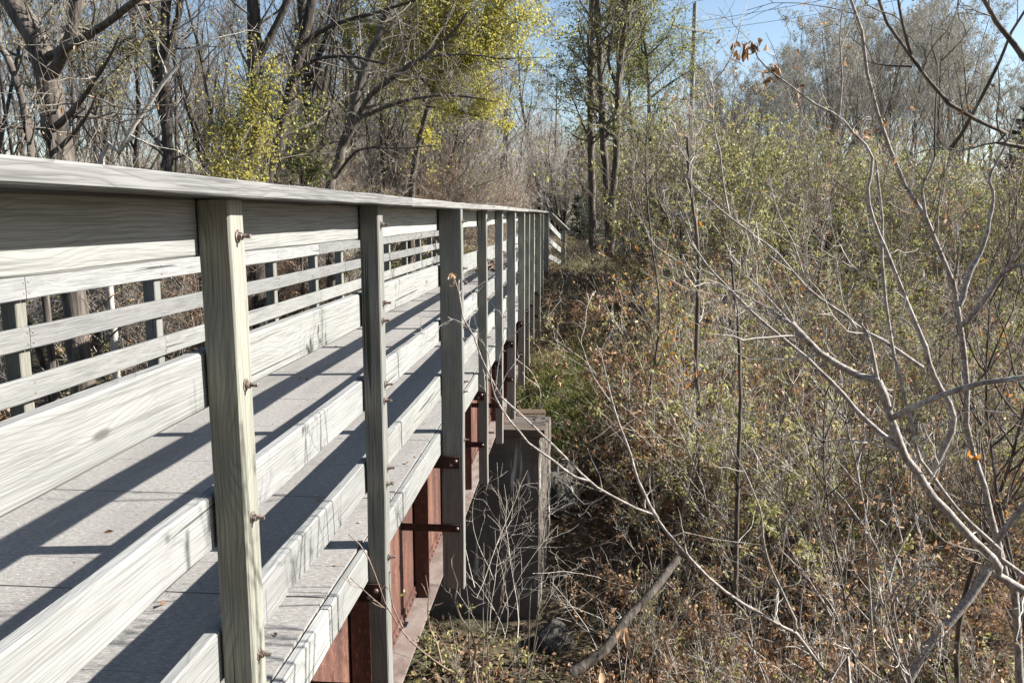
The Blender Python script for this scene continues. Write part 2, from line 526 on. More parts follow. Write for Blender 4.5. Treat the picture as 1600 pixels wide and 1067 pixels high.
# deck planks (grain across the bridge)
d = MB()
y = Y0
npl = 0
while y < Y1 - 0.02:
    wd = 0.285 if y + 0.29 < Y1 else Y1 - y - 0.003
    dz = float(rng.normal(0, 0.0003))
    d.box(XL - 0.1, XR - 0.045 + float(rng.normal(0, 0.0015)), y, y + wd, -0.05 + dz, dz)
    npl = npl + 1
    y += wd + (0.009 if npl % 4 == 0 else 0.0015)
nd = MB()
y = Y0
npl = 0
while y < Y1 - 0.3:
    for xx in (-1.32, -2.2, -3.1):
        for dy in (0.05, 0.235): nd.dome((xx + float(rng.normal(0, 0.01)) - BB[0], y + dy, 0.0002), (0, 0, 1), 0.0075, n=6, m=2, flat=0.3)
    npl += 1
    y += 0.285 + (0.009 if npl % 4 == 0 else 0.0015)
d.v = [(a - BB[0], b - BB[1], c) for a, b, c in d.v]
add_to(d.build('deck', M['deck'], bridge), nd, M['bolt'])
# rim boards, at both edges
for (xo, sg) in ((XR, 1), (XL - 0.145, -1)):
    xs = xo - 0.02 * sg
    cuts = [Y0, 2.92 if sg > 0 else 2.0, 5.52, 9.34, 12.85, 15.83, 19.85, Y1]
    for a, b in zip(cuts[:-1], cuts[1:]):
        beam('rim_board', (xs, a + 0.003, -0.083), (xs, b - 0.003, -0.083), (0, 0, 1), 0.158, 0.04, M['rail'], bridge, BB)
# cross ties under the deck and stringers
y = Y0 + 0.3
while y < Y1:
    beam('floor_beam', (-3.5, y, -0.15), (-1.05, y, -0.15), (0, 0, 1), 0.19, 0.2, M['dark_wood'], bridge, BB, seg=1)
    y += 0.9

# right railing posts: (front face Y, outer X, depth along Y, bottom z)
posts = [(-1.3, -0.863, 0.087, -1.3), (0.35, -0.863, 0.087, -1.3), (1.985, -0.863, 0.09, -1.32), (3.51, -0.863, 0.088, -1.36),
         (5.53, -0.793, 0.088, -1.16), (7.68, -0.862, 0.088, -1.10), (9.33, -0.862, 0.09, -1.16), (10.86, -0.835, 0.09, -1.25),
         (12.88, -0.845, 0.09, -1.2), (14.5, -0.862, 0.09, -1.2), (15.82, -0.852, 0.09, -1.0), (17.9, -0.825, 0.09, -1.15),
         (19.85, -0.845, 0.09, -1.1), (22.02, -0.80, 0.12, -0.2)]
for i, (py, xo, dp, zb) in enumerate(posts):
    xi = XR
    tx = float(rng.normal(0, 0.003)); zt = 1.551 - 0.004 * float(rng.random())
    xi = XR + 0.0025
    p = beam('post', ((xo + xi) / 2 + tx, py + dp / 2, zb), ((xo + xi) / 2, py + dp / 2, zt), (0, 1, 0), dp, xo - xi, M['post'], bridge, BB, wob=0.0022, ch=0.005)
    for zz in (1.47, 1.09, 0.71, 0.33):
        k = 2 if (i in (3, 4, 7) and zz < 1.4) else 1
        for q in range(k):
            put('bolt', BOLT, p, (xo + 0.001, py + dp * (0.5 if k == 1 else 0.35 + 0.3 * q), zz + (0.0 if k == 1 else (-0.035 + 0.07 * q)) + float(rng.normal(0, 0.012))))
    for zz in (-0.06,):
        if py < 20: put('bolt', BOLT, p, (xo + 0.001, py + dp * 0.5, zz))
    # steel straps from the girder to the near side of each post
    if py < 21.5:
        for kk, (z0, hh, bl) in enumerate(((-0.70, 0.052, (0.045,)), (-0.215, 0.085, (0.05, 0.085)))):
            s = MB()
            s.box(-1.245 - BB[0], xo - 0.025 - BB[0], py - 0.0125, py - 0.002, z0 - hh / 2, z0 + hh / 2)
            st = s.build('strap', M['steel'], bridge)
            for jj, q in enumerate(bl):
                h = obj('bolt_head', HEAD, st); h.location = (xo - q - BB[0], py - 0.0125, z0 + (0.012 - 0.03 * jj if kk else 0))
# right railing boards
jn = [posts[k][0] + 0.045 for k in range(len(posts))]
for (z0, z1, cutset) in ((1.40, 1.546, (0, 3, 6, 8, 11, 13)), (1.018, 1.166, (0, 2, 4, 7, 9, 12, 13)), (0.635, 0.783, (0, 3, 5, 7, 10, 12, 13)), (0.252, 0.404, (0, 3, 5, 8, 10, 13))):
    ys = [Y0 if k == 0 else (22.1 if k == 13 else jn[k]) for k in cutset]
    for a, b in zip(ys[:-1], ys[1:]):
        e = float(rng.normal(0, 0.003))
        beam('rail_board', (XR - 0.0215, a + 0.003, (z0 + z1) / 2 + e), (XR - 0.0215, b - 0.003, (z0 + z1) / 2 + float(rng.normal(0, 0.003))), (0, 0, 1), z1 - z0, 0.04, M['rail'], bridge, BB, wob=0.0025)
# right handrail cap
cy = [Y0, 0.4, 3.93, 7.72, 12.92, 17.95, 22.16]
for a, b in zip(cy[:-1], cy[1:]):
    beam('handrail', (-0.924, a + 0.002, 1.573 + float(rng.normal(0, 0.002))), (-0.924, b - 0.002, 1.573 + float(rng.normal(0, 0.002))), (0, 0, 1), 0.04, 0.253, M['cap'], bridge, BB, wob=0.0016, ch=0.004)

# left railing: posts outside, boards inside
lposts = [-1.2, 0.3, 1.9, 3.4, 4.86, 6.55, 7.85, 9.23, 10.75, 11.95, 13.5, 15.05, 16.6, 18.05, 19.45, 20.9, 22.0]
for py in lposts:
    p = beam('post', (XL - 0.095, py, -0.9), (XL - 0.095, py, 1.55), (0, 1, 0), 0.1, 0.105, M['post'], bridge, BB)
ljn = lposts
for (z0, z1, cs) in ((1.40, 1.546, (0, 5, 10, 16)), (0.985, 1.135, (0, 4, 8, 12, 16)), (0.672, 0.812, (0, 4, 9, 13, 16)), (0.345, 0.50, (0, 5, 8, 12, 16)), (0.02, 0.17, (0, 6, 11, 16))):
    for a, b in zip(cs[:-1], cs[1:]):
        o = beam('rail_board', (XL - 0.02, lposts[a] + 0.003, (z0 + z1) / 2), (XL - 0.02, lposts[b] - 0.003, (z0 + z1) / 2), (0, 0, 1), z1 - z0, 0.04, M['old_rail'], bridge, BB)
        nl = MB()
        for py in lposts[a:b + 1]:
            for dz in (-0.035, 0.035):
                for ddy in ((-0.025, 0.025) if py in (lposts[a], lposts[b]) else (0.0,)):
                    if lposts[a] < py + ddy < lposts[b]: nl.dome((py + ddy - lposts[a], -0.0195, dz), (0, -1, 0), 0.009, n=7)
        add_to(o, nl, M['bolt'])
for a, b in ((Y0, 3.4), (3.4, 7.85), (7.85, 13.5), (13.5, 18.05), (18.05, 22.1)):
    beam('handrail', (XL - 0.05, a + 0.002, 1.573), (XL - 0.05, b - 0.002, 1.573), (0, 0, 1), 0.04, 0.25, M['cap'], bridge, BB)

# plate girders: web, angles with rivets, flanges, stiffeners
for (xw, sg) in ((-1.25, 1), (-3.15, -1)):
    zt, zb = -0.255, -1.465
    for (ya, yb) in ((Y0 + 0.2, 11.7), (11.78, 21.6)):
        g = MB()
        def bx(x0, x1, *a):
            x0, x1 = xw + sg * x0 - BB[0], xw + sg * x1 - BB[0]
            g.box(min(x0, x1), max(x0, x1), *a)
        bx(-0.012, 0.0, ya, yb, zb + 0.02, zt - 0.02)
        for za, zc in ((zt - 0.12, zt - 0.021), (zb + 0.021, zb + 0.115)): bx(0.0005, 0.013, ya, yb, za, zc)
        y = ya + 0.05
        while y < yb:
            for zz in (zt - 0.075, zb + 0.068): g.dome((xw + sg * 0.0135 - BB[0], y, zz), (sg, 0, 0), 0.0165, n=8)
            y += 0.092
        web = g.build('girder', M['rust'], bridge)
        f = MB(); g = f
        bx(-0.16, 0.156, ya - 0.002, yb + 0.002, zb, zb + 0.0195); bx(-0.16, 0.156, ya - 0.002, yb + 0.002, zt - 0.0195, zt)
        f.build('flange', M['flange'], web)
        ys_ = [2.62, 4.17, 5.95, 7.22, 8.5, 10.0, 11.5, 13.0, 14.5, 16, 17.5, 19, 20.5, -0.9, 0.5]
        for y in ys_:
            if ya + 0.05 < y < yb - 0.05:
                s = MB(); g = s
                bx(0.0135, 0.122, y, y + 0.011, zb + 0.021, zt - 0.021)
                bx(0.0135, 0.025, y + 0.0115, y + 0.09, zb + 0.117, zt - 0.122)
                z = zb + 0.19
                while z < zt - 0.15:
                    s.dome((xw + sg * 0.026 - BB[0], y + 0.05, z), (sg, 0, 0), 0.0165, n=8); z += 0.105
                s.build('stiffener', M['rust'], web)

# flared end rail on the right, past the far end
eb = at(881, 413, 23.55)
er = thing('approach_rail', (float(eb[0]), float(eb[1]), 0.0), 'short sloping timber rail flaring outward at the far end of the footbridge', 'railing')
ebb = (float(eb[0]), float(eb[1]), 0.0)
beam('post', (eb[0], 23.55, -0.35), (eb[0], 23.55, 1.06), (0, 1, 0), 0.1, 0.1, M['post'], er, ebb)
A0 = np.array([-0.86, 22.2, 0]); A1 = np.array([eb[0] - 0.07, 23.62, 0])
for (za, zb_) in ((1.30, 0.83), (0.86, 0.47), (0.42, 0.12)):
    beam('rail_board', A0 + (0, 0, za), A1 + (0, 0, zb_), (0, 0, 1), 0.145, 0.04, M['rail'], er, ebb)
beam('handrail', A0 + (0.03, 0, 1.565), A1 + (0.13, 0.1, 1.075), (0, 0, 1), 0.04, 0.2, M['cap'], er, ebb, wob=0.002)
# flared rail on the left
el = thing('approach_rail', (-4.15, 23.6, 0.0), 'sloping end rail past the far end of the left railing, leaning outward', 'railing')
beam('post', (-4.15, 23.6, -0.35), (-4.15, 23.6, 1.05), (0, 1, 0), 0.1, 0.1, M['post'], el, (-4.15, 23.6, 0))
for (za, zb_) in ((1.30, 0.83), (0.86, 0.47), (0.42, 0.12), (1.56, 1.07)):
    beam('handrail' if za > 1.5 else 'rail_board', (-3.5, 22.2, za), (-4.1, 23.5, zb_), (0, 0, 1), 0.14 if za < 1.5 else 0.04, 0.04 if za < 1.5 else 0.2, M['rail'], el, (-4.15, 23.6, 0))


# ------------------------------------------------------------------ pier and abutments
def block(name, x0, x1, y0, y1, z0, z1, base, parent, mat, step=0.12, amp=0.012, batter=0.0, skew=0.0):
    """a cast block with worn faces: every face is a fine grid pushed about a little"""
    b = MB()
    def face(o, a, c, na, nc):
        V = []
        for j in range(nc + 1):
            for i in range(na + 1):
                V.append([o[k] + a[k] * i / na + c[k] * j / nc for k in range(3)])
        b.add(V, [(j * (na + 1) + i, j * (na + 1) + i + 1, (j + 1) * (na + 1) + i + 1, (j + 1) * (na + 1) + i) for j in range(nc) for i in range(na)])
    dx, dy, dz = x1 - x0, y1 - y0, z1 - z0
    n = lambda q: max(1, int(q / step))
    face((x0, y0, z0), (dx, 0, 0), (0, 0, dz), n(dx), n(dz)); face((x1, y1, z0), (-dx, 0, 0), (0, 0, dz), n(dx), n(dz))
    face((x1, y0, z0), (0, dy, 0), (0, 0, dz), n(dy), n(dz)); face((x0, y1, z0), (0, -dy, 0), (0, 0, dz), n(dy), n(dz))
    face((x0, y0, z1), (dx, 0, 0), (0, dy, 0), n(dx), n(dy))
    out = []
    for (x, y, z) in b.v:
        h = lambda s: amp * math.sin(7.3 * x + 5.1 * y * s + 9.7 * z * (1 + s)) * math.cos(3.1 * y + 11 * z * s + 4.3 * x)
        t = (z1 - z) * batter
        if x > (x0 + x1) / 2: x += skew * (y - y0) / dy
        out.append((x + h(1) + t * (1 if x > (x0 + x1) / 2 else -1) - base[0], y + h(2) + t * (1 if y > (y0 + y1) / 2 else -1) - base[1], z + 0.5 * h(3) - base[2]))
    b.v = out
    return b.build(name, mat, parent)


pb = (-2.2, 11.8, -4.3)
pier = thing('pier', pb, 'stained concrete pier under the middle of the footbridge', 'pier')
block('shaft', -4.0, -0.53, 11.3, 12.5, -5.3, -1.615, pb, pier, M['concrete'], 0.1, 0.007, skew=0.13)
for k, (ya, yb) in enumerate(((11.26, 11.66), (11.67, 12.07), (12.08, 12.5))):
    beam('cap_timber', (-4.1, (ya + yb) / 2, -1.555), (-0.45 - 0.02 * k, (ya + yb) / 2, -1.555), (0, 0, 1), 0.115, yb - ya, M['tie'], pier, pb, wob=0.004)
for x in (-1.25, -3.15):
    s = MB(); s.box(x - 0.2 - pb[0], x + 0.2 - pb[0], 11.45 - pb[1], 12.05 - pb[1], -1.497 - pb[2], -1.4665 - pb[2]); s.build('bearing_plate', M['rust'], pier)
ab = (-1.9, 22.6, -2.0)
abut = thing('abutment', ab, 'mossy concrete abutment below the far end of the footbridge', 'abutment')
block('wall', -4.6, 0.55, 21.75, 22.35, -4.3, -0.27, ab, abut, M['concrete'])
block('seat', -4.2, -0.2, 20.9, 21.75, -4.3, -1.52, ab, abut, M['concrete'])
nb = (-2.2, -1.2, -2.0)
nab = thing('abutment', nb, 'concrete abutment carrying the near end of the footbridge', 'abutment')
block('wall', -4.6, -0.5, -2.1, -1.5, -4.3, -0.27, nb, nab, M['concrete'], 0.3)
block('seat', -4.2, -0.5, -1.5, -0.6, -4.3, -1.52, nb, nab, M['concrete'], 0.3)


k_ = NT('dark_mossy_stone'); a_ = k_.noise(k_.coords((3, 3, 3)), 1.0, 6.0, 0.7); b_ = k_.noise(k_.coords((25, 25, 25)), 1.0, 4.0, 0.7)
k_.color(k_.mix(k_.ramp(a_, [(0.3, (0.03, 0.028, 0.024)), (0.6, (0.09, 0.083, 0.072)), (0.75, (0.17, 0.16, 0.145))]), (0.05, 0.055, 0.025), k_.ramp(b_, [(0.5, (0,) * 3), (0.65, (0.6,) * 3)])))
k_.normal(k_.bump(b_, 0.8, 0.02, k_.bump(a_, 1.0, 0.12)))
M['stone'] = k_.m


def boulder(p, r, sx, sy, sz, label, mat='stone'):
    V = []; Fs = []; n, m = 16, 10
    o = thing('boulder', p, label, 'boulder')
    ph = rng.random(6) * 6
    for j in range(m + 1):
        for i in range(n):
            t, q = math.pi * j / m, 2 * math.pi * i / n
            d = np.array([math.sin(t) * math.cos(q), math.sin(t) * math.sin(q), math.cos(t)])
            k = 1 + 0.16 * math.sin(3 * d[0] + ph[0]) * math.cos(4 * d[1] + ph[1]) + 0.08 * math.sin(7 * d[2] + 5 * d[0] + ph[2])
            V.append(d * r * k * np.array([sx, sy, sz]))
    for j in range(m):
        for i in range(n): Fs.append((j * n + i, (j + 1) * n + i, (j + 1) * n + (i + 1) % n, j * n + (i + 1) % n))
    b = MB(); b.add(V, Fs, True); b.build('rock', M[mat], o)


p = at(866, 1010, 10.9); boulder((float(p[0]), 10.9, float(ground_z(p[0], 10.9)) + 0.05), 0.28, 1, 0.9, 1.0, 'dark rounded boulder at the foot of the concrete pier')
p = at(872, 760, 13.0); boulder((float(p[0]), 13.0, float(ground_z(p[0], 13.0)) + 0.15), 0.42, 0.8, 1, 1.15, 'grey boulder behind the right edge of the pier')
#VEG
# ------------------------------------------------------------------ plants: branching grown level by level
def unit(v): return v / np.maximum(np.linalg.norm(v, axis=-1, keepdims=True), 1e-9)


def walk(g, P, D, L, n, wander, trop):
    """polylines (m, n, 3) stepping from P along D"""
    P = P.copy(); D = D.copy(); out = [P.copy()]
    st = (L / (n - 1))[:, None]
    for _ in range(n - 1):
        D = unit(D + g.normal(0, wander, D.shape) + np.array([0, 0, trop]))
        P = P + D * st; out.append(P.copy())
    return np.stack(out, 1)


def radii(r0, r1, n, p=0.8):
    t = np.linspace(0, 1, n)[None, :] ** p
    return r0[:, None] * (1 - t) + r1[:, None] * t


def kids(g, pts, Rr, k, t0, t1, a0, a1, fac, taper=0.5, rf=0.6, rmin=0.002, flat=0.0):
    """k children on every polyline: start points, directions, lengths, radii"""
    m, n, _ = pts.shape
    L = np.linalg.norm(np.diff(pts, axis=1), axis=2).sum(1)
    idx = np.repeat(np.arange(m), k); t = g.uniform(t0, t1, m * k) ** 0.85
    u = t * (n - 1); i = np.minimum(u.astype(int), n - 2); f = (u - i)[:, None]
    P = pts[idx, i] * (1 - f) + pts[idx, i + 1] * f
    T = unit(pts[idx, i + 1] - pts[idx, i])
    rr = Rr[idx, i] * (1 - f[:, 0]) + Rr[idx, i + 1] * f[:, 0]
    S = g.normal(0, 1, (m * k, 3)); S[:, 2] *= 1 - flat
    S = unit(S - T * (S * T).sum(1, keepdims=True))
    a = g.uniform(a0, a1, m * k)[:, None]
    D = unit(T * np.cos(a) + S * np.sin(a))
    return P, D, L[idx] * fac * (1 - taper * t) * g.uniform(0.6, 1.3, m * k), np.maximum(rr * rf * g.uniform(0.7, 1.05, m * k), rmin)


def tubes(pts, Rr, k):
    m, n, _ = pts.shape
    T = np.empty_like(pts); T[:, 1:-1] = pts[:, 2:] - pts[:, :-2]; T[:, 0] = pts[:, 1] - pts[:, 0]; T[:, -1] = pts[:, -1] - pts[:, -2]
    T = unit(T)
    ref = np.where(np.abs(T[:, :1, 2:3]) > 0.9, np.array([1.0, 0, 0]), np.array([0, 0, 1.0]))
    A = unit(np.cross(T, np.broadcast_to(ref, T.shape))); B = np.cross(T, A)
    q = np.arange(k) * 2 * np.pi / k
    V = pts[:, :, None] + Rr[:, :, None, None] * (A[:, :, None] * np.cos(q)[:, None] + B[:, :, None] * np.sin(q)[:, None])
    V = V.reshape(-1, 3)
    b = (np.arange(m)[:, None, None] * n + np.arange(n - 1)[None, :, None]) * k
    j = np.arange(k)[None, None, :]; j2 = (j + 1) % k
    Q = np.stack([b + j, b + j2, b + k + j2, b + k + j], -1).reshape(-1, 4)
    return V, Q


def leafq(g, P, size, droop=0.3, wide=0.55, D=None):
    """folded leaf quads at P"""
    m = len(P)
    if D is None: D = g.normal(0, 1, (m, 3))
    D = D + np.array([0, 0, -droop]); D = unit(D)
    S = unit(np.cross(D, g.normal(0, 1, (m, 3)))); N = np.cross(D, S)
    s = (size * g.uniform(0.55, 1.3, m))[:, None]
    c = N * s * g.uniform(-0.25, 0.25, (m, 1))
    V = np.stack([P, P + D * s * 0.45 + S * s * wide * 0.5 + c, P + D * s - c * 0.5, P + D * s * 0.5 - S * s * wide * 0.5 + c], 1)
    Q = np.arange(m * 4).reshape(m, 4)
    rn = np.clip(0.6 * g.random(m) + 0.2 + 0.2 * np.sin(P[:, 0] * 4.1 + P[:, 2] * 3.3) * np.sin(P[:, 1] * 3.7 + P[:, 2] * 2.1 + 1), 0, 1)
    return V.reshape(-1, 3), Q, np.repeat(rn, 4)


class Bag:
    def __init__(s): s.V = []; s.Q = []; s.r = []; s.m = []; s.n = 0
    def add(s, V, Q, r=None, mi=0):
        s.V.append(V); s.Q.append(Q + s.n); s.n += len(V)
        s.r.append(np.zeros(len(V)) if r is None else r); s.m.append(np.full(len(Q), mi))
    def mesh(s, name, mats, smooth=True):
        return mesh(name, np.concatenate(s.V), np.concatenate(s.Q), mats, smooth, np.concatenate(s.r), np.concatenate(s.m))


def leafcurl(g, P, size):
    """curled, shrivelled leaves of eight faces each, hanging from P"""
    m = len(P); D = g.normal(0, 0.7, (m, 3)); D[:, 2] -= 1.0; D = unit(D)
    S = unit(np.cross(D, g.normal(0, 1, (m, 3)))); N = np.cross(D, S)
    s = (size * g.uniform(0.6, 1.25, m))[:, None]; cu = g.uniform(-2.3, 2.3, (m, 1)); fo = g.uniform(0.3, 1.2, (m, 1))
    rows = []
    for t in (0.0, 0.25, 0.5, 0.78, 1.0):
        c = P + D * s * t * np.cos(cu * t * 0.7) + N * s * np.sin(cu * t) * t * 0.6
        wd = 0.21 * math.sin(math.pi * min(1, 0.06 + t * 0.92)) ** 0.8
        e = g.uniform(0.7, 1.2, (m, 1))
        rows += [c + S * s * wd * e + N * s * wd * fo, c, c - S * s * wd * e + N * s * wd * fo]
    V = np.stack(rows, 1); b = np.arange(m)[:, None] * 15
    Q = np.concatenate([b + [i * 3 + j, i * 3 + j + 1, i * 3 + j + 4, i * 3 + j + 3] for i in range(4) for j in range(2)])
    return V.reshape(-1, 3), Q, np.repeat(g.random(m), 15)


def pick(g, pts, n, lo=0.15):
    """n points spread along the polylines, with their directions"""
    m, k, _ = pts.shape
    i = g.integers(0, m, n); u = g.uniform(lo, 1, n) * (k - 1); j = np.minimum(u.astype(int), k - 2); f = (u - j)[:, None]
    return pts[i, j] * (1 - f) + pts[i, j + 1] * f, unit(pts[i, j + 1] - pts[i, j])


def tree_meshes(seed, H, r0, stems=1, lean=0.06, fork=0.25, limbs=11, limb0=0.22, limbf=0.5, up=0.10, spread=(0.5, 1.05),
                br=6, tw=5, fine=3, leaves=0, leafsize=0.08, leafmat='leaf_green', bark='bark', twig='twig', tmin=0.0045, clump=0.0, leaf2=None, wander=0.07):
    g = np.random.default_rng(seed)
    z0 = np.zeros((stems, 3)); D = unit(np.stack([g.normal(0, lean + (0.13 if stems > 1 else 0), stems), g.normal(0, lean + (0.13 if stems > 1 else 0), stems), np.ones(stems)], -1))
    z0[:, :2] = g.normal(0, r0 * (0.9 if stems > 1 else 0), (stems, 2)); z0[:, 2] = -0.4
    L0 = H * g.uniform(0.8, 1.0, stems)
    t = walk(g, z0, D, L0, 18, wander, 0.05)
    rt = radii(r0 * g.uniform(0.7, 1.0, stems), np.full(stems, r0 * 0.12), 18, 0.9); rt[:, 0] *= 1.35; rt[:, 1] *= 1.08
    tb = Bag(); tb.add(*tubes(t, rt, 10))
    P, Dd, L, r = kids(g, t, rt, limbs, limb0, 0.97, *spread, limbf, 0.55, 0.55, 0.012)
    l1 = walk(g, P, Dd, L, 10, 0.13, up); r1 = radii(r, r * 0.22, 10)
    tb.add(*tubes(l1, r1, 6))
    cb = Bag()
    P, Dd, L, r = kids(g, l1, r1, br, 0.2, 1.0, 0.35, 0.95, 0.5, 0.4, 0.6, 0.007)
    l2 = walk(g, P, Dd, L, 7, 0.15, up); r2 = radii(r, r * 0.3, 7)
    cb.add(*tubes(l2, r2, 4))
    P, Dd, L, r = kids(g, l2, r2, tw, 0.2, 1.0, 0.3, 0.9, 0.5, 0.3, 0.6, tmin)
    l3 = walk(g, P, Dd, L, 5, 0.17, up); r3 = radii(r, np.full(len(r), tmin * 0.7), 5)
    cb.add(*tubes(l3, r3, 3))
    P, Dd, L, r = kids(g, l3, r3, fine, 0.15, 1.0, 0.3, 0.9, 0.6, 0.3, 0.7, tmin * 0.8)
    l4 = walk(g, P, Dd, L, 4, 0.18, up * 0.5); r4 = radii(np.minimum(r, tmin), np.full(len(r), tmin * 0.5), 4)
    cb.add(*tubes(l4, r4, 3))
    mats = [M[twig], M[leafmat]] + ([M[leaf2]] if leaf2 else [])
    if leaves:
        src = l4
        if clump:
            key = np.sin(l4[:, 0, 0] * 1.3 + seed) + np.sin(l4[:, 0, 2] * 1.1 + 2 * seed) + np.sin(l4[:, 0, 1] * 1.2)
            src = l4[key > np.quantile(key, clump)]
        P, dd = pick(g, src, leaves, 0.0)
        P = P + g.normal(0, leafsize * 0.6, P.shape)
        V, Q, rn = leafq(g, P, leafsize, 0.5)
        if leaf2:
            h = len(Q) * 3 // 4
            cb.add(V[:h * 4], Q[:h], rn[:h * 4], 1); cb.add(V[h * 4:], Q[h:] - h * 4, rn[h * 4:], 2)
        else:
            cb.add(V, Q, rn, 1)
    return tb.mesh('trunk', M[bark]), cb.mesh('crown', mats, False)


def shrub_meshes(seed, H, stems=14, spread=0.45, r0=0.016, tw=7, fine=4, fine2=0, leaves=600, leafsize=0.05, leafmat='leaf_olive', twig='twig', tmin=0.003, leaf2=None, base=0.18, arch=-0.03):
    g = np.random.default_rng(seed)
    P = np.zeros((stems, 3)); P[:, :2] = g.normal(0, base * H * 0.4, (stems, 2)); P[:, 2] = -0.25
    a = g.uniform(0, 2 * np.pi, stems); s = g.uniform(0.05, spread * 1.6, stems)
    D = unit(np.stack([np.cos(a) * s, np.sin(a) * s, np.ones(stems)], -1))
    t = walk(g, P, D, H * g.uniform(0.55, 1.1, stems), 9, 0.10, arch); rt = radii(r0 * g.uniform(0.5, 1.2, stems), np.full(stems, tmin), 9)
    sb = Bag(); sb.add(*tubes(t, rt, 5))
    P, Dd, L, r = kids(g, t, rt, tw, 0.12, 1.0, 0.35, 1.0, 0.42, 0.45, 0.55, tmin)
    l2 = walk(g, P, Dd, L, 6, 0.16, 0.03); r2 = radii(r, r * 0.4, 6); sb.add(*tubes(l2, r2, 3))
    P, Dd, L, r = kids(g, l2, r2, fine, 0.1, 1.0, 0.35, 1.1, 0.5, 0.3, 0.6, tmin * 0.8)
    l3 = walk(g, P, Dd, L, 4, 0.2, 0.0); r3 = radii(np.minimum(r, tmin * 1.3), np.full(len(r), tmin * 0.5), 4); sb.add(*tubes(l3, r3, 3))
    if fine2:
        P, Dd, L, r = kids(g, l3, r3, fine2, 0.1, 1.0, 0.4, 1.1, 0.6, 0.3, 0.6, tmin * 0.6)
        l3 = walk(g, P, Dd, L, 3, 0.2, 0.0); sb.add(*tubes(l3, radii(r, r * 0.6, 3), 3))
    lb = None
    if leaves:
        P, dd = pick(g, l3, leaves // 4, 0.0); P = np.repeat(P, 4, 0); P = P + g.normal(0, leafsize * 0.45, P.shape)
        V, Q, rn = leafq(g, P, leafsize, 0.9)
        b = Bag()
        h = len(Q) * 4 // 5 if leaf2 else len(Q)
        b.add(V[:h * 4], Q[:h], rn[:h * 4], 0)
        if leaf2: b.add(V[h * 4:], Q[h:] - h * 4, rn[h * 4:], 1)
        lb = b.mesh('foliage', [M[leafmat]] + ([M[leaf2]] if leaf2 else []), False)
    return sb.mesh('stems', M[twig]), lb


def plant(name, parts, x, y, label, cat, group=None, s=1.0, rz=None, dz=0.0, sz=None):
    o = thing(name, (x, y, float(ground_z(x, y)) + dz), label, cat, group, random.uniform(0, 6.28) if rz is None else rz, s)
    if sz: o.scale = (s, s, sz)
    for nm, me in parts:
        if me is not None: obj(nm, me, o)
    return o


def TC(m): return (('trunk', m[0]), ('crown', m[1]))
def SF(m): return (('stems', m[0]), ('foliage', m[1]))


def wx(px, Y): return float(at(px, 400, Y)[0])


# --- kinds of tree and shrub
bare = [tree_meshes(11, 15, 0.20, bark='bark_dark', limbs=14, fine=4, leaves=900, leafsize=0.075, leafmat='leaf_brown'), tree_meshes(12, 16, 0.17, lean=0.1, bark='bark', limbs=15, fine=4, leaves=900, leafsize=0.075, leafmat='leaf_olive'),
        tree_meshes(13, 14, 0.15, stems=2, bark='bark_dark', limbs=9), tree_meshes(14, 17, 0.22, bark='bark_dark', limbs=13, limbf=0.42),
        tree_meshes(15, 13, 0.12, stems=3, lean=0.12, bark='bark', limbs=7)]
bushy = [tree_meshes(16, 9, 0.10, stems=3, lean=0.12, twig='twig_pale', bark='bark_dark', limbs=11, limb0=0.06, limbf=0.5, br=7, tw=6, fine=4, tmin=0.006, leaves=700, leafsize=0.08, leafmat='leaf_brown', spread=(0.4, 0.9)),
         tree_meshes(17, 10, 0.12, stems=2, lean=0.12, twig='twig_red', bark='bark', limbs=15, limb0=0.06, limbf=0.5, br=7, tw=6, fine=4, tmin=0.006, leaves=900, leafsize=0.08, leafmat='leaf_olive', spread=(0.4, 0.9))]
slim = tree_meshes(18, 13, 0.075, lean=0.06, bark='bark_dark', twig='twig', limbs=15, limb0=0.2, limbf=0.28, br=5, tw=4, fine=3, leaves=300, leafsize=0.07, leafmat='leaf_olive', spread=(0.35, 0.8), up=0.14)
tuft = [tree_meshes(21, 15.5, 0.15, limbs=15, limbf=0.42, limb0=0.3, fine=5, leaves=3200, leafsize=0.10, leafmat='leaf_grey', bark='bark', twig='twig_pale', tmin=0.0085, spread=(0.4, 0.85), up=0.14),
        tree_meshes(22, 16.5, 0.16, limbs=15, limbf=0.42, limb0=0.3, fine=5, leaves=1500, leafsize=0.10, leafmat='leaf_grey', bark='bark', twig='twig_pale', tmin=0.009, spread=(0.4, 0.85), up=0.14),
        tree_meshes(23, 14, 0.14, stems=2, limbs=11, limbf=0.4, fine=5, leaves=1600, leafsize=0.10, leafmat='leaf_grey', bark='bark', twig='twig_pale', tmin=0.009, spread=(0.4, 0.85), up=0.14)]
sapl = [tree_meshes(31, 6.5, 0.035, lean=0.09, limbs=16, limb0=0.15, limbf=0.3, br=4, tw=3, fine=2, leaves=220, leafsize=0.06, leafmat='leaf_brown', bark='bark_pale', twig='twig_pale', tmin=0.003),
        tree_meshes(32, 5.5, 0.03, stems=2, lean=0.14, limbs=12, limb0=0.12, limbf=0.33, br=4, tw=3, fine=2, leaves=120, leafsize=0.06, leafmat='leaf_olive', bark='bark', twig='twig', tmin=0.003),
        tree_meshes(33, 7.5, 0.05, lean=0.05, limbs=16, limb0=0.2, limbf=0.3, br=4, tw=3, fine=2, leaves=0, bark='bark', twig='twig_red', tmin=0.003)]
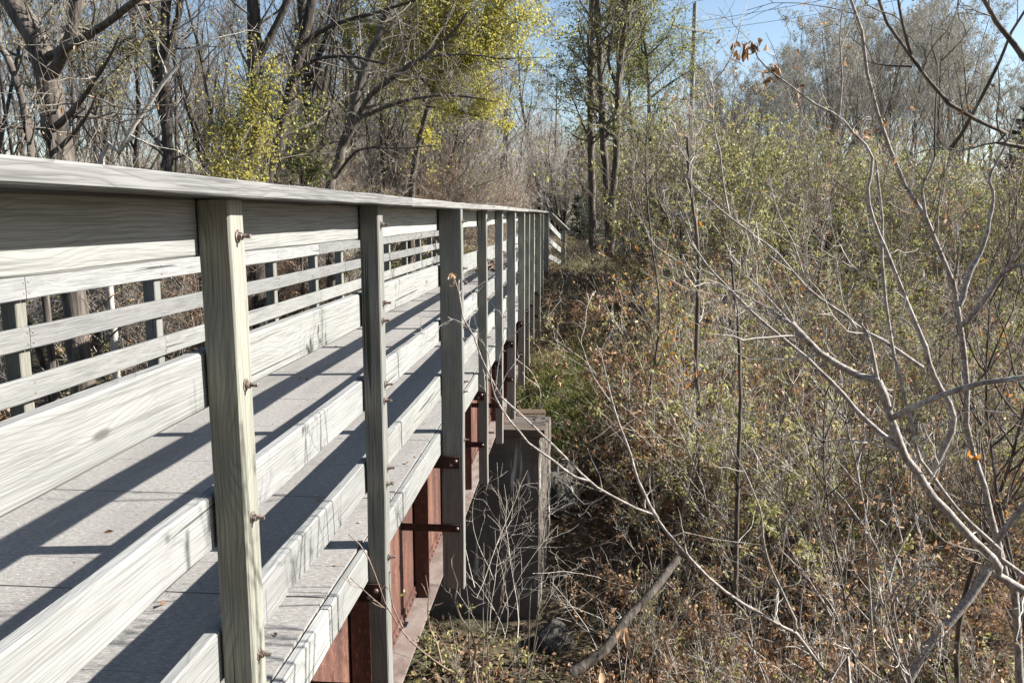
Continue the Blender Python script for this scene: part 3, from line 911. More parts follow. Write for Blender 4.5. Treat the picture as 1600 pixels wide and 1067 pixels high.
lshr = [shrub_meshes(41, 4.6, 20, 0.35, 0.026, 9, 6, 0, 3600, 0.095, 'leaf_olive', 'twig', 0.0065, 'leaf_green'),
        shrub_meshes(42, 4.0, 22, 0.45, 0.022, 9, 6, 0, 2400, 0.09, 'leaf_olive', 'twig_red', 0.0065),
        shrub_meshes(43, 5.0, 16, 0.3, 0.03, 9, 6, 0, 2000, 0.105, 'leaf_olive', 'twig_pale', 0.0065, 'leaf_brown'),
        shrub_meshes(44, 4.2, 20, 0.4, 0.024, 9, 6, 0, 3200, 0.095, 'leaf_green', 'twig', 0.0065, 'leaf_olive')]
bshr = [shrub_meshes(51, 2.0, 14, 0.7, 0.010, 6, 3, 0, 800, 0.085, 'leaf_brown', 'twig', 0.0036),
        shrub_meshes(52, 2.6, 11, 0.6, 0.012, 6, 3, 0, 600, 0.08, 'leaf_brown', 'twig', 0.0038, 'leaf_olive'),
        shrub_meshes(53, 1.5, 18, 0.9, 0.008, 5, 3, 0, 1300, 0.085, 'leaf_brown', 'twig_red', 0.0034, 'leaf_litter'),
        shrub_meshes(54, 2.2, 13, 0.8, 0.010, 6, 3, 0, 1000, 0.07, 'leaf_olive', 'twig_pale', 0.0036, 'leaf_brown')]
tshr = [shrub_meshes(71, 3.6, 10, 0.35, 0.017, 7, 4, 0, 1100, 0.085, 'leaf_olive', 'twig_pale', 0.0044, 'leaf_green'), shrub_meshes(72, 3.2, 12, 0.45, 0.015, 7, 4, 0, 1300, 0.08, 'leaf_olive', 'twig_pale', 0.0044, 'leaf_brown'),
        shrub_meshes(73, 4.0, 8, 0.3, 0.02, 8, 4, 0, 420, 0.085, 'leaf_brown', 'twig', 0.0046, 'leaf_orange')]
wshr = [shrub_meshes(75, 2.3, 9, 0.9, 0.009, 4, 2, 0, 60, 0.07, 'leaf_brown', 'twig_pale', 0.0036, arch=-0.10), shrub_meshes(76, 1.9, 12, 1.1, 0.008, 3, 3, 0, 40, 0.07, 'leaf_brown', 'twig_pale', 0.0036, arch=-0.14)]
dshr = [shrub_meshes(61, 5.0, 26, 0.35, 0.022, 9, 6, 2, 1500, 0.075, 'leaf_brown', 'twig_red', 0.0055),
        shrub_meshes(62, 4.4, 28, 0.4, 0.02, 9, 6, 2, 2400, 0.075, 'leaf_olive', 'twig_pale', 0.0055, 'leaf_brown')]

# --- big and singular trees, left of the bridge
def tracedpts(pts, Y):
    Ys = np.full(len(pts), float(Y)) if np.isscalar(Y) else np.interp(np.linspace(0, 1, len(pts)), np.linspace(0, 1, len(Y)), Y)
    return np.array([at(p[0], p[1], yy) for p, yy in zip(pts, Ys)])


def smooth(P, n):
    """resample a polyline with a Catmull-Rom curve"""
    P = np.asarray(P, float)
    if len(P) < 3:
        return np.array([P[0] + (P[-1] - P[0]) * k for k in np.linspace(0, 1, n)])
    Q = np.vstack([2 * P[0] - P[1], P, 2 * P[-1] - P[-2]])
    d = np.concatenate([[0], np.cumsum(np.linalg.norm(np.diff(P, axis=0), axis=1))]); d /= d[-1]
    out = []
    for s_ in np.linspace(0, 1, n):
        i = min(max(np.searchsorted(d, s_, side='right') - 1, 0), len(P) - 2)
        t = (s_ - d[i]) / max(d[i + 1] - d[i], 1e-9)
        a, b, c, e = Q[i], Q[i + 1], Q[i + 2], Q[i + 3]
        out.append(0.5 * ((2 * b) + (c - a) * t + (2 * a - 5 * b + 4 * c - e) * t * t + (3 * b - a - 3 * c + e) * t ** 3))
    return np.array(out)


def traced(name, label, cat, stems, seed, bark='bark_pale', twig='twig_pale', group=None, kid=0, kidL=0.3, fine=2, tmin=0.0016, leaves=0,
           leafsize=0.06, leafmat='leaf_brown', sides=8, ground=True, up=0.06, kn=0.15, kinds=('trunk', 'crown'), leafpts=(), ang=(0.5, 1.1), knob=0.0):
    """a plant whose stems follow given lines in space: stems = [(points xyz, base radius, tip radius)]"""
    g = np.random.default_rng(seed)
    b0 = np.array(stems[0][0][0], float)
    base = np.array([b0[0], b0[1], float(ground_z(b0[0], b0[1]))]) if ground else b0
    o = thing(name, tuple(map(float, base)), label, cat, group)
    tb = Bag(); cb = Bag(); have = False; fl = []
    for P, ra, rb in stems:
        P = np.asarray(P, float)
        n = max(6, int(np.linalg.norm(np.diff(P, axis=0), axis=1).sum() / (0.05 if ra < 0.03 else 0.2)))
        n = min(n, 60)
        Q = smooth(P, n)
        Q[1:-1] += g.normal(0, max(ra, 0.002) * 0.10, Q[1:-1].shape)
        rr = radii(np.array([ra]), np.array([rb]), n, 0.9)
        rr *= 1 + knob * (np.sin(np.arange(n) * 2.1 + g.uniform(0, 6)) > 0.8)[None, :] + g.normal(0, 0.03, (1, n))
        tb.add(*tubes(Q[None] - base, rr, sides))
        if knob:
            nb_ = max(2, int(9 * np.linalg.norm(np.diff(Q, axis=0), axis=1).sum()))
            p, d, l, r = kids(g, Q[None], rr, nb_, 0.1, 1.0, 0.4, 0.9, 1.0, 0.0, 0.3, 0.0016)
            tb.add(*tubes(walk(g, p, d, g.uniform(0.008, 0.022, nb_) + rr.max() * 0.5, 3, 0.1, 0.0) - base, radii(np.clip(r, 0.0016, 0.004), np.full(nb_, 0.0008), 3), 5))
        if kid:
            L = np.linalg.norm(np.diff(Q, axis=0), axis=1).sum()
            k = max(2, int(kid * L))
            p, d, l, r = kids(g, Q[None], rr, k, kn, 1.0, *ang, 1.0, 0.3, 0.5, tmin)
            l = kidL * g.uniform(0.3, 1.2, k)
            l2 = walk(g, p, d, l, 9, 0.19, up); r2 = radii(np.minimum(r, kidL * 0.016), np.full(k, tmin * 0.8), 9)
            cb.add(*tubes(l2 - base, r2, 4)); have = True; fl.append(l2)
            if fine:
                p, d, l, r = kids(g, l2, r2, fine, 0.2, 1.0, 0.4, 1.0, 0.5, 0.3, 0.6, tmin)
                l3 = walk(g, p, d, l, 6, 0.2, up); cb.add(*tubes(l3 - base, radii(np.minimum(r, tmin * 1.5), np.full(len(r), tmin * 0.6), 6), 3))
    obj(kinds[0], tb.mesh(kinds[0], M[bark]), o)
    if leaves and have:
        src = np.concatenate(fl)
        P, dd = pick(g, src, leaves, 0.3); P = P + g.normal(0, leafsize * 0.3, P.shape)
        V, Q, rn = leafcurl(g, P - base, leafsize); cb.add(V, Q, rn, 1)
    for (pt, n, spr, size) in leafpts:
        P = np.array(pt) + g.normal(0, spr, (n, 3))
        V, Q, rn = leafcurl(g, P - base, size); cb.add(V, Q, rn, 1); have = True
    if have: obj(kinds[1], cb.mesh(kinds[1], [M[twig], M[leafmat]], False), o)
    return o


def leftstem(pts, Y, r0, r1, down=True):
    P = tracedpts(pts, Y)
    if down:
        x, y = P[0][0], P[0][1]
        P = np.vstack([[x + 0.05, y, float(ground_z(x, y)) - 0.2], P])
    return (P, r0, r1)


def carry(P, dz, dx=0, dy=0):
    """carry a stem on beyond the frame"""
    P = np.asarray(P); d = unit(P[-1] - P[-2]); return np.vstack([P, P[-1] + d * dz * 0.5 + np.array([dx, dy, 0]) * 0.5, P[-1] + d * dz + np.array([dx, dy, 0.2])])


def up_(st, h): return (carry(st[0], h), st[1], st[2])


traced('leaning_tree', 'thick furrowed grey tree trunk bending left, biggest trunk behind the near railing', 'tree',
       [up_(leftstem([(100, 280), (88, 225), (80, 160), (70, 95), (45, 45), (20, 0)], 9.5, 0.15, 0.125), 4),
        (carry(tracedpts([(78, 120), (110, 60), (118, 10)], [9.5, 9.2, 9.2]), 3), 0.075, 0.05), (tracedpts([(72, 90), (130, 60), (190, 20), (240, -20)], [9.5, 9, 8.6, 8.4]), 0.055, 0.03),
        (tracedpts([(85, 200), (120, 165), (160, 110), (185, 60)], [9.5, 9, 8.6, 8.4]), 0.045, 0.012), (tracedpts([(95, 230), (130, 190), (150, 150)], [9.4, 9.0, 8.8]), 0.03, 0.01)],
       71, 'bark', 'twig', kid=5, kidL=1.5, fine=5, tmin=0.004, sides=14, leaves=260, leafsize=0.06, leafmat='leaf_brown')
traced('slender_tree', 'pale thin curved stem at the far left above the handrail', 'tree',
       [up_(leftstem([(52, 262), (45, 225), (30, 140), (10, 85), (-20, 50)], 8.2, 0.05, 0.03), 2)], 72, 'bark', 'twig', kid=4, kidL=0.9, fine=4, tmin=0.003)
traced('dead_tree', 'pale barkless dead stem leaning right across the dark trunks', 'dead tree',
       [leftstem([(160, 285), (185, 240), (220, 180), (262, 120), (300, 82), (325, 70)], 10.5, 0.075, 0.02), (tracedpts([(205, 212), (240, 228), (275, 235)], 10.5), 0.014, 0.005), (tracedpts([(195, 225), (230, 205), (250, 202)], 10.5), 0.012, 0.004)],
       73, 'twig_pale', 'twig_pale', kid=2, kidL=0.8, fine=3, tmin=0.003)
traced('forked_tree', 'dark slender tree dividing into two upright stems left of the yellow bush', 'tree',
       [up_(leftstem([(262, 300), (262, 240), (258, 150), (256, 90), (262, 0)], 19, 0.15, 0.09), 6), up_((tracedpts([(262, 220), (248, 150), (238, 60), (228, 0)], 19), 0.09, 0.06), 5), (carry(tracedpts([(258, 95), (275, 40), (285, -10)], 19), 4), 0.08, 0.04)],
       74, 'bark_dark', 'twig', kid=3, kidL=2.2, fine=6, tmin=0.005)
traced('twin_tree', 'dark upright tree trunk behind the yellow bush, with a leaning companion stem', 'tree',
       [up_(leftstem([(396, 310), (400, 200), (398, 90), (394, 0)], 15.5, 0.145, 0.11), 6), up_(leftstem([(420, 310), (436, 225), (455, 140), (480, 40), (486, 0)], 15.8, 0.12, 0.08), 6), (carry(tracedpts([(400, 95), (430, 45), (450, 0)], 15.5), 4), 0.07, 0.04),
        (tracedpts([(472, 70), (520, 40), (590, 20), (650, 0)], [15.8, 15, 14.6, 14.2]), 0.05, 0.02), (tracedpts([(460, 125), (490, 95), (540, 88), (600, 100)], [15.8, 15, 14.5, 14]), 0.045, 0.015)],
       75, 'bark_dark', 'twig', kid=3, kidL=1.9, fine=6, tmin=0.0045, sides=12)
traced('dark_tree', 'straight dark trunk to the right of the twin stems', 'tree',
       [up_(leftstem([(481, 310), (480, 200), (476, 90), (470, 0)], 20, 0.13, 0.09), 6), (carry(tracedpts([(478, 150), (500, 80), (530, 10)], 20), 4), 0.06, 0.03)], 76, 'bark_dark', 'twig', kid=3, kidL=2.3, fine=6, tmin=0.005)
traced('arching_tree', 'bare tree with limbs arching right over the trail', 'tree',
       [up_(leftstem([(515, 315), (528, 255), (548, 190), (566, 120), (590, 60), (620, -10)], 18, 0.125, 0.06), 5), (tracedpts([(535, 230), (580, 150), (640, 105), (700, 60), (730, 20)], [18, 17.8, 17.5, 17, 16.8]), 0.085, 0.025),
        (tracedpts([(548, 190), (610, 165), (680, 150), (760, 155)], [18, 17.5, 17, 16.5]), 0.055, 0.012), (tracedpts([(522, 280), (560, 235), (620, 232), (680, 228)], [18, 17.5, 17, 16.6]), 0.04, 0.01),
        (tracedpts([(566, 120), (520, 60), (500, 20)], 18), 0.05, 0.02), (tracedpts([(600, 130), (650, 95), (720, 85), (800, 95)], [17.9, 17.4, 17, 16.5]), 0.04, 0.01)],
       77, 'bark', 'twig', kid=4, kidL=2.0, fine=7, tmin=0.0045, sides=10, leaves=150, leafmat='leaf_brown', leafsize=0.07)
# the clump of stems beyond the far end of the bridge
traced('multi_stem_tree', 'tall tree of three slim stems with yellow green leaves beside the far trail', 'tree',
       [up_(leftstem([(926, 470), (926, 400), (924, 250), (923, 100), (926, 0)], 26.5, 0.13, 0.09), 6), up_(leftstem([(947, 470), (950, 340), (942, 200), (938, 100), (932, 0)], 26, 0.12, 0.085), 6),
        up_(leftstem([(953, 470), (955, 350), (964, 230), (968, 110), (985, 0)], 25.6, 0.12, 0.08), 6), (tracedpts([(940, 140), (905, 90), (890, 75)], 26), 0.04, 0.012), (tracedpts([(966, 140), (950, 90), (962, 20)], 25.6), 0.05, 0.03),
        (tracedpts([(925, 230), (905, 180), (890, 140)], 26.5), 0.04, 0.012)],
       78, 'bark', 'twig', kid=5, kidL=2.3, fine=7, tmin=0.005, sides=9, leaves=6500, leafsize=0.11, leafmat='leaf_green', kn=0.3)


def leafcloud(name, label, cat, anchor, blobs, Y, seed, leafmat, n, size, group=None, bark='bark', trunk_r=0.05):
    """a leafy tree: stem, boughs reaching into every leafy clump, twigs with leaves"""
    g = np.random.default_rng(seed)
    A = np.array(anchor, float)
    base = np.array([A[0], A[1], float(ground_z(A[0], A[1]))])
    o = thing(name, tuple(map(float, base)), label, cat, group)
    tb = Bag(); cb = Bag()
    C = [np.array(at(px, py, Y + dy)) for (px, py, rx, dy) in blobs]
    top = C[0]
    Pm = smooth(np.array([base - (0, 0, 0.3), base + (top - base) * [0.15, 0.15, 0.45], base + (top - base) * 0.85]), 16)
    tb.add(*tubes(Pm[None] - base, radii(np.array([trunk_r]), np.array([trunk_r * 0.35]), 16), 9))
    tot = sum(b[2] ** 2 for b in blobs)
    for c, (px, py, rx, dy) in zip(C, blobs):
        rad = rx / F * (Y + dy)
        j = int(np.argmin(np.linalg.norm(Pm - (c - (0, 0, rad)), axis=1)))
        lim = smooth(np.array([Pm[j], (Pm[j] + c) / 2 + g.normal(0, 0.1 * rad, 3), c]), 9)
        tb.add(*tubes(lim[None] - base, radii(np.array([trunk_r * 0.4]), np.array([0.008]), 9), 5))
        k = max(6, int(46 * rx ** 2 / tot * len(blobs)))
        p0 = lim[g.integers(4, 9, k)]
        d = unit(g.normal(0, 1, (k, 3)) + [0, 0, 0.15])
        l2 = walk(g, p0, d, rad * np.abs(g.normal(0.55, 0.5, k) + 0.12), 6, 0.17, 0.0); cb.add(*tubes(l2 - base, radii(np.full(k, 0.008), np.full(k, 0.003), 6), 3))
        p, d, l, r = kids(g, l2, radii(np.full(k, 0.008), np.full(k, 0.003), 6), 7, 0.15, 1.0, 0.4, 1.0, 0.5, 0.2, 0.6, 0.003)
        l3 = walk(g, p, d, l, 4, 0.2, -0.05); cb.add(*tubes(l3 - base, radii(r, np.full(len(r), 0.002), 4), 3))
        m = int(n * rx ** 2 / tot)
        P, dd = pick(g, l3, m, 0.0); P = P + g.normal(0, size * 1.1, P.shape)
        V, Q, rn = leafq(g, P - base, size, 0.4); cb.add(V, Q, rn, 1)
    obj('trunk', tb.mesh('trunk', M[bark]), o); obj('crown', cb.mesh('crown', [M['twig'], M[leafmat]], False), o)
    return o


def anc(px, Y): x = wx(px, Y); return (x, Y, 0)


leafcloud('yellow_tree', 'young tree with yellow leaves standing just behind the handrail', 'tree', anc(372, 13.5),
          [(390, 150, 75, 0), (345, 200, 62, 0), (405, 205, 50, 0.3), (335, 255, 52, -0.3), (385, 270, 48, 0), (425, 105, 40, 0)], 13.5, 81, 'leaf_yellow', 5200, 0.06)
leafcloud('green_tree', 'small green leaved tree between the dark twin stems', 'tree', anc(470, 17),
          [(470, 200, 42, 0), (455, 250, 40, 0), (495, 262, 34, 0), (490, 160, 30, 0.5)], 17, 82, 'leaf_green', 2000, 0.075)
leafcloud('golden_tree', 'tall tree with a spreading golden green crown over the middle of the bridge', 'tree', anc(640, 21),
          [(700, 20, 80, 0), (770, 30, 70, 0), (640, 25, 60, 0.5), (820, 25, 55, 0), (740, 85, 62, -0.5), (775, 160, 42, -0.5), (725, 175, 36, -0.4), (790, 195, 24, -0.4), (690, 120, 36, 0), (740, -60, 120, 0.5), (640, -60, 90, 1), (840, -40, 70, 0), (600, 90, 50, 1), (660, 190, 44, 1), (560, 30, 60, 1), (850, 90, 34, 0)], 20, 83, 'leaf_yellow', 40000, 0.072, trunk_r=0.13)
leafcloud('pale_tree', 'airy tree with small pale green leaves right of the three stemmed tree', 'tree', anc(1015, 28),
          [(1010, 30, 52, 0), (1000, 90, 50, 0), (1040, 150, 46, 0), (1010, 200, 44, 0), (1075, 70, 50, 0.5), (1060, 20, 46, 0), (1100, 100, 40, 0), (990, -40, 70, 0)], 28, 84, 'leaf_green', 5200, 0.09, trunk_r=0.10)
leafcloud('olive_tree', 'bare limbed tree with sparse olive yellow leaves high behind the twin stems', 'tree', anc(545, 24),
          [(540, 40, 60, 0), (600, 110, 50, 0), (500, 110, 44, 0), (470, 30, 50, 0.5), (620, 20, 50, 0), (560, 170, 44, 0), (640, 160, 36, 0)], 24, 87, 'leaf_green', 3200, 0.085, trunk_r=0.09)
leafcloud('sparse_tree', 'tree with few small green leaves above the leaning big trunk', 'tree', anc(190, 15),
          [(130, 40, 60, 0), (200, 60, 55, 0), (250, 30, 50, 0), (60, 60, 50, 0), (180, 140, 44, 0), (30, 130, 40, 0)], 14, 88, 'leaf_olive', 1500, 0.06, trunk_r=0.05)
leafcloud('lime_tree', 'thin crowned tree with light yellow green leaves behind the three slim stems', 'tree', anc(985, 31),
          [(980, 20, 70, 0), (900, 60, 60, 0), (880, 130, 50, 0), (1000, 90, 60, 0.5), (960, 160, 60, 0), (905, 200, 46, 0), (1000, 210, 46, 0), (960, 260, 40, 0), (950, -50, 110, 0)], 31, 86, 'leaf_green', 15000, 0.10, trunk_r=0.09)
leafcloud('bright_bush', 'bright lime green bush tips rising in front of the far treeline', 'bush', anc(1290, 30),
          [(1300, 236, 14, 0), (1275, 215, 9, 0), (1262, 250, 12, 0), (1230, 262, 16, 0), (1310, 250, 10, 0)], 30, 85, 'leaf_green', 800, 0.10, trunk_r=0.03)

# evergreens
def evergreen(x, y, H, seed, label):
    g = np.random.default_rng(seed)
    tb = Bag(); cb = Bag()
    t = walk(g, np.array([[0, 0, -0.2]]), np.array([[0, 0, 1.0]]), np.array([H]), 14, 0.02, 0.05); rt = radii(np.array([H * 0.018]), np.array([0.01]), 14)
    tb.add(*tubes(t, rt, 8))
    n = 150
    u = np.sort(g.uniform(0.04, 0.98, n)); P = np.stack([np.interp(u, np.linspace(0, 1, 14), t[0, :, k]) for k in range(3)], -1)
    a = g.uniform(0, 6.28, n); D = unit(np.stack([np.cos(a), np.sin(a), g.uniform(0.0, 0.45, n)], -1))
    l1 = walk(g, P, D, (1.02 - u) * H * 0.30 * g.uniform(0.6, 1.15, n) + 0.15, 6, 0.08, 0.0); r1 = radii(np.full(n, 0.018), np.full(n, 0.005), 6); cb.add(*tubes(l1, r1, 3))
    p, dd = pick(g, l1, 3200, 0.15); p = p + g.normal(0, 0.05 * H / 5, p.shape)
    V, Q, rn = leafq(g, p, 0.045 * H, 0.1, 0.45, dd + g.normal(0, 0.6, p.shape)); cb.add(V, Q, rn, 1)
    plant('evergreen_tree', TC((tb.mesh('trunk', M['bark_dark']), cb.mesh('crown', [M['bark_dark'], M['leaf_pine']], False))), x, y, label, 'tree')


evergreen(wx(906, 48), 48, 2.9, 91, 'small dark evergreen beside the far end of the trail')
evergreen(wx(1622, 34), 34, 10.0, 92, 'tall dark evergreen at the right edge behind the bare saplings')

# --- the wood on the left, the thickets, the far trees
def scatter(n, xr, yr, ok=lambda x, y: True, md=1.5):
    out = []
    for _ in range(n * 60):
        x, y = random.uniform(*xr), random.uniform(*yr)
        if ok(x, y) and all((x - a) ** 2 + (y - b) ** 2 > md * md for a, b in out): out.append((x, y))
        if len(out) >= n: break
    return out


def px_of(x, y): return 800 + F * (x * _r[0] + y * _r[1]) / (x * _f[0] + y * _f[1])


for i, (x, y) in enumerate(scatter(60, (-38, -6.5), (20, 66), lambda x, y: x < -5 - 0.05 * y and px_of(x, y) > -150, 2.4)):
    plant('bare_tree', TC(bare[i % 5]), x, y, 'bare grey tree in the wood left of the trail', 'tree', 'bare trees of the wood behind the left railing', random.uniform(0.75, 1.05))
for i, (x, y) in enumerate(scatter(24, (-16, -4.6), (26, 70), lambda x, y: x > -4.6 - 0.22 * (y - 20) and px_of(x, y) > 500, 2.4)):
    plant('bare_tree', TC(bare[(i * 2 + 1) % 5]), x, y, 'bare twiggy tree leaning over the left side of the far trail', 'tree', 'bare trees along the far trail', random.uniform(0.6, 0.95))
for i, (x, y) in enumerate(scatter(34, (-17, -5.2), (25, 60), lambda x, y: px_of(x, y) > 430, 2.0)):
    plant('bushy_tree', TC(bushy[i % 2]), x, y, 'low branching grey brown tree above the far trail', 'tree', 'low branching trees left of the far trail', random.uniform(0.7, 1.05))
for i, (x, y) in enumerate(scatter(46, (-20, 16), (62, 120), lambda x, y: 480 < px_of(x, y) < 1080, 3.0)):
    plant('bare_tree', TC(bushy[i % 2] if i % 3 else bare[i % 5]), x, y, 'distant bare tree closing the end of the trail', 'tree', 'distant trees at the end of the trail', random.uniform(0.8, 1.2))
for i, (x, y) in enumerate(scatter(50, (8, 56), (56, 88), lambda x, y: 1090 < px_of(x, y) < 1620 and not 1530 < px_of(x, y) < 1560, 2.2)):
    q = px_of(x, y)
    s = 1.2 if 1230 < q < 1500 else 0.92
    plant('far_tree', TC(tuft[i % 3]), x, y, 'feathery grey brown tree in the far line of trees on the right', 'tree', 'far line of feathery trees on the right', s * random.uniform(0.88, 1.04) * y / 66)
for i, (x, y) in enumerate(scatter(30, (-30, -6), (13, 40), lambda x, y: px_of(x, y) > -60, 1.5)):
    plant('slim_tree', TC(slim), x, y, 'slim dark straight tree among the trunks left of the bridge', 'tree', 'slim dark trees left of the bridge', random.uniform(0.8, 1.15))
for i, (x, y) in enumerate(scatter(44, (-17, -4.9), (7.5, 30), lambda x, y: px_of(x, y) > -140, 1.1)):
    z = random.uniform(0.75, 1.0)
    plant('brush', SF(dshr[i % 2] if y > 15 else bshr[i % 4]), x, y, 'tangled brown brush behind the left railing', 'bush', 'brush behind the left railing', z * (0.85 if y > 15 else 1.4))
for i, (x, y) in enumerate(scatter(10, (-8, 2), (76, 105), lambda x, y: 825 < px_of(x, y) < 935, 1.6)):
    plant('bushy_tree', TC(bushy[i % 2]), x, y, 'grey twiggy tree arching over the bend of the far trail', 'tree', 'twiggy trees at the bend of the trail', random.uniform(0.9, 1.3))
for i, (x, y) in enumerate(scatter(46, (-38, -6), (22, 58), lambda x, y: px_of(x, y) > -150, 2.0)):
    plant('thicket', SF(dshr[i % 2]), x, y, 'brown twiggy thicket under the trees left of the bridge', 'bush', 'thicket under the trees left of the bridge', random.uniform(0.75, 1.15))
for i, (x, y) in enumerate(scatter(52, (-11, -4.2), (24, 60), lambda x, y: x < -3.9 - 0.03 * (y - 25) and px_of(x, y) > 520, 1.4)):
    plant('thicket', SF(dshr[i % 2]), x, y, 'brown twiggy thicket along the left edge of the far trail', 'bush', 'thicket along the far trail', random.uniform(0.6, 1.0))
for i, (x, y) in enumerate(scatter(85, (0.6, 34), (19, 52), lambda x, y: (960 if y > 31 else 1045) < px_of(x, y) < 1720 and y > 19 + 0.25 * x and not (x < 8 and 21.5 < y - 0.13 * x < 27), 1.6)):
    q = px_of(x, y)
    hz = random.uniform(0.8, 1.05) * (0.75 if q < 1010 else 1.0)
    plant('leafy_shrub', SF(lshr[(i * 3 + int(y)) % 4]), x, y, 'tall shrub with thin olive leaves in the thicket on the right bank', 'shrub', 'leafy shrubs on the right bank', hz * (1 + 0.006 * min(y, 30)))
for i, (x, y) in enumerate(scatter(64, (-0.3, 14), (12.5, 24), lambda x, y: 905 < px_of(x, y) < 1680 and not (x < 0.9 and y < 15) and not (x < 1.2 and 14.8 < y < 18) and not (px_of(x, y) < 960 and y > 19), 0.95)):
    plant('bare_shrub', SF(bshr[i % 4]), x, y, 'low bare shrub with pale twigs on the slope beyond the creek bed', 'shrub', 'low bare shrubs on the slope', random.uniform(0.8, 1.35) * (0.6 if px_of(x, y) < 1010 else 1))
for i, (x, y) in enumerate(scatter(74, (0.5, 12), (6.6, 14), lambda x, y: 870 < px_of(x, y) < 1720, 0.72)):
    plant('bramble', SF(bshr[(i + 2) % 4]), x, y, 'tangle of thin brown stems with curled dry leaves in the creek bed', 'bush', 'brambles in the creek bed', random.uniform(0.55, 0.9))
for i, (x, y) in enumerate(scatter(34, (0.4, 12), (6.2, 15), lambda x, y: 850 < px_of(x, y) < 1680, 1.0)):
    plant('arching_shrub', SF(wshr[i % 2]), x, y, 'low shrub of long pale arching whips over the creek bed', 'shrub', 'arching shrubs over the creek bed', random.uniform(0.7, 1.15))
for i, (x, y) in enumerate(scatter(40, (0.9, 15), (12, 24), lambda x, y: 1040 < px_of(x, y) < 1700 and not (x < 7 and 20.5 < y - 0.13 * x < 25), 1.1)):
    plant('tall_bare_shrub', SF(tshr[i % 3 if i % 5 else 1]), x, y, 'tall leggy shrub of bare grey brown stems in the thicket beyond the creek bed', 'shrub', 'leggy shrubs in the thicket', random.uniform(0.65, 1.1))
for i, (x, y) in enumerate(scatter(56, (0.5, 16), (11.5, 27), lambda x, y: 985 < px_of(x, y) < 1640 and not (x < 4 and 14.5 < y < 18.5), 1.5)):
    plant('sapling', TC(sapl[i % 3]), x, y, 'slender upright sapling with fine twigs in the right hand thicket', 'tree', 'slender saplings in the thicket', random.uniform(0.65, 1.0))

for i, (x, y) in enumerate(scatter(12, (-16, 18), (-20, -7), md=3.0)):  # unseen trees added behind the camera to keep low sky light off the posts
    plant('bushy_tree', TC(bushy[i % 2]), x, y, 'unseen low branching tree added behind the viewer to block sky light', 'tree', 'added trees behind the viewer', random.uniform(0.9, 1.3))
for i, (x, y) in enumerate(scatter(22, (-12, 12), (-12, -4), lambda x, y: x > 1.5 or x < -5.5 or y < -9, 1.8)):  # unseen shrubs added below them, screening out more of the sky
    plant('leafy_shrub', SF(lshr[i % 4]), x, y, 'unseen leafy shrub added behind the viewer to block sky light', 'shrub', 'added shrubs behind the viewer', random.uniform(1.0, 1.4))

# --- ground cover
def litter(name, n, xr, yr, size, mat, dens=None, lift=0.02):
    g = np.random.default_rng(5 + n)
    x = g.uniform(*xr, n); y = yr[0] + (yr[1] - yr[0]) * g.random(n) ** 1.3
    k = ~((x > -4.1) & (x < -0.42) & (y > 11.2) & (y < 12.6))
    x, y = x[k], y[k]
    dn = np.sin(x * 1.7 + 2 * np.sin(y * 0.9)) * np.sin(y * 1.3 + 1.5 * np.sin(x * 0.8)) + 0.5 * np.sin(x * 4.1 + y * 3.3)
    k = g.random(len(x)) < np.clip(0.55 + 0.5 * dn, 0.12, 1); x, y = x[k], y[k]
    P = np.stack([x, y, ground_z(x, y) + lift + g.random(len(x)) ** 3 * 0.1], -1)
    D = g.normal(0, 1, P.shape); D[:, 2] = g.normal(0.2, 0.35, len(P))
    V, Q, rn = leafq(g, P, size, 0.0, 0.7, D)
    tag(obj(name, mesh(name, V, Q, M[mat], False, rn)), 'brown fallen leaves lying over the creek bed and banks', 'leaf litter', kind='stuff')


litter('leaf_litter', 190000, (-5, 18), (4.0, 26), 0.08, 'leaf_litter')


def decklitter():
    g = np.random.default_rng(3); n = 150
    x = np.where(g.random(n) < 0.6, XR - 0.06 - np.abs(g.normal(0, 0.12, n)), g.uniform(XL, XR, n)); y = g.uniform(1.2, 21, n)
    P = np.stack([x, y, np.full(n, 0.006)], -1); D = g.normal(0, 1, P.shape); D[:, 2] = np.abs(g.normal(0.1, 0.12, n))
    V, Q, rn = leafq(g, P, 0.035, 0.0, 0.6, D)
    tag(obj('leaf_litter', mesh('leaf_litter', V, Q, M['leaf_brown'], False, rn)), 'few small dry leaves lying on the bridge deck', 'leaf litter', kind='stuff')


decklitter()


def weeds():
    g = np.random.default_rng(99); n = 4200
    x = g.uniform(-5, 17, n); y = 5 + 21 * g.random(n) ** 1.2
    k = ~((x > -4.2) & (x < -0.4) & (y > 11.0) & (y < 12.8)) & ~((x < 0.25) & (y < 11.4)) & ~((x > -3.3) & (x < -1) & (y > 21))
    x, y = x[k], y[k]; n = len(x)
    P = np.stack([x, y, ground_z(x, y)], -1)
    a = g.uniform(0, 6.28, n); s = g.uniform(0.1, 1.4, n)
    D = unit(np.stack([np.cos(a) * s, np.sin(a) * s, np.ones(n)], -1))
    t = walk(g, P, D, g.uniform(0.25, 1.15, n), 6, 0.14, -0.08); rt = radii(np.full(n, 0.0045), np.full(n, 0.0022), 6)
    b = Bag(); b.add(*tubes(t, rt, 3))
    p, d, l, r = kids(g, t, rt, 2, 0.3, 1.0, 0.4, 1.0, 0.4, 0.3, 0.7, 0.0018); l2 = walk(g, p, d, l, 4, 0.15, 0); b.add(*tubes(l2, radii(r, r * 0.7, 4), 3))
    p, d = pick(g, l2, 9000, 0.2); V, Q, rn = leafq(g, p, 0.05, 0.8); b.add(V, Q, rn, 1)
    tag(obj('dead_weeds', b.mesh('dead_weeds', [M['twig_pale'], M['leaf_brown']], False)), 'thin pale dead weed stems over the creek bed and banks', 'weeds', kind='stuff')


weeds()


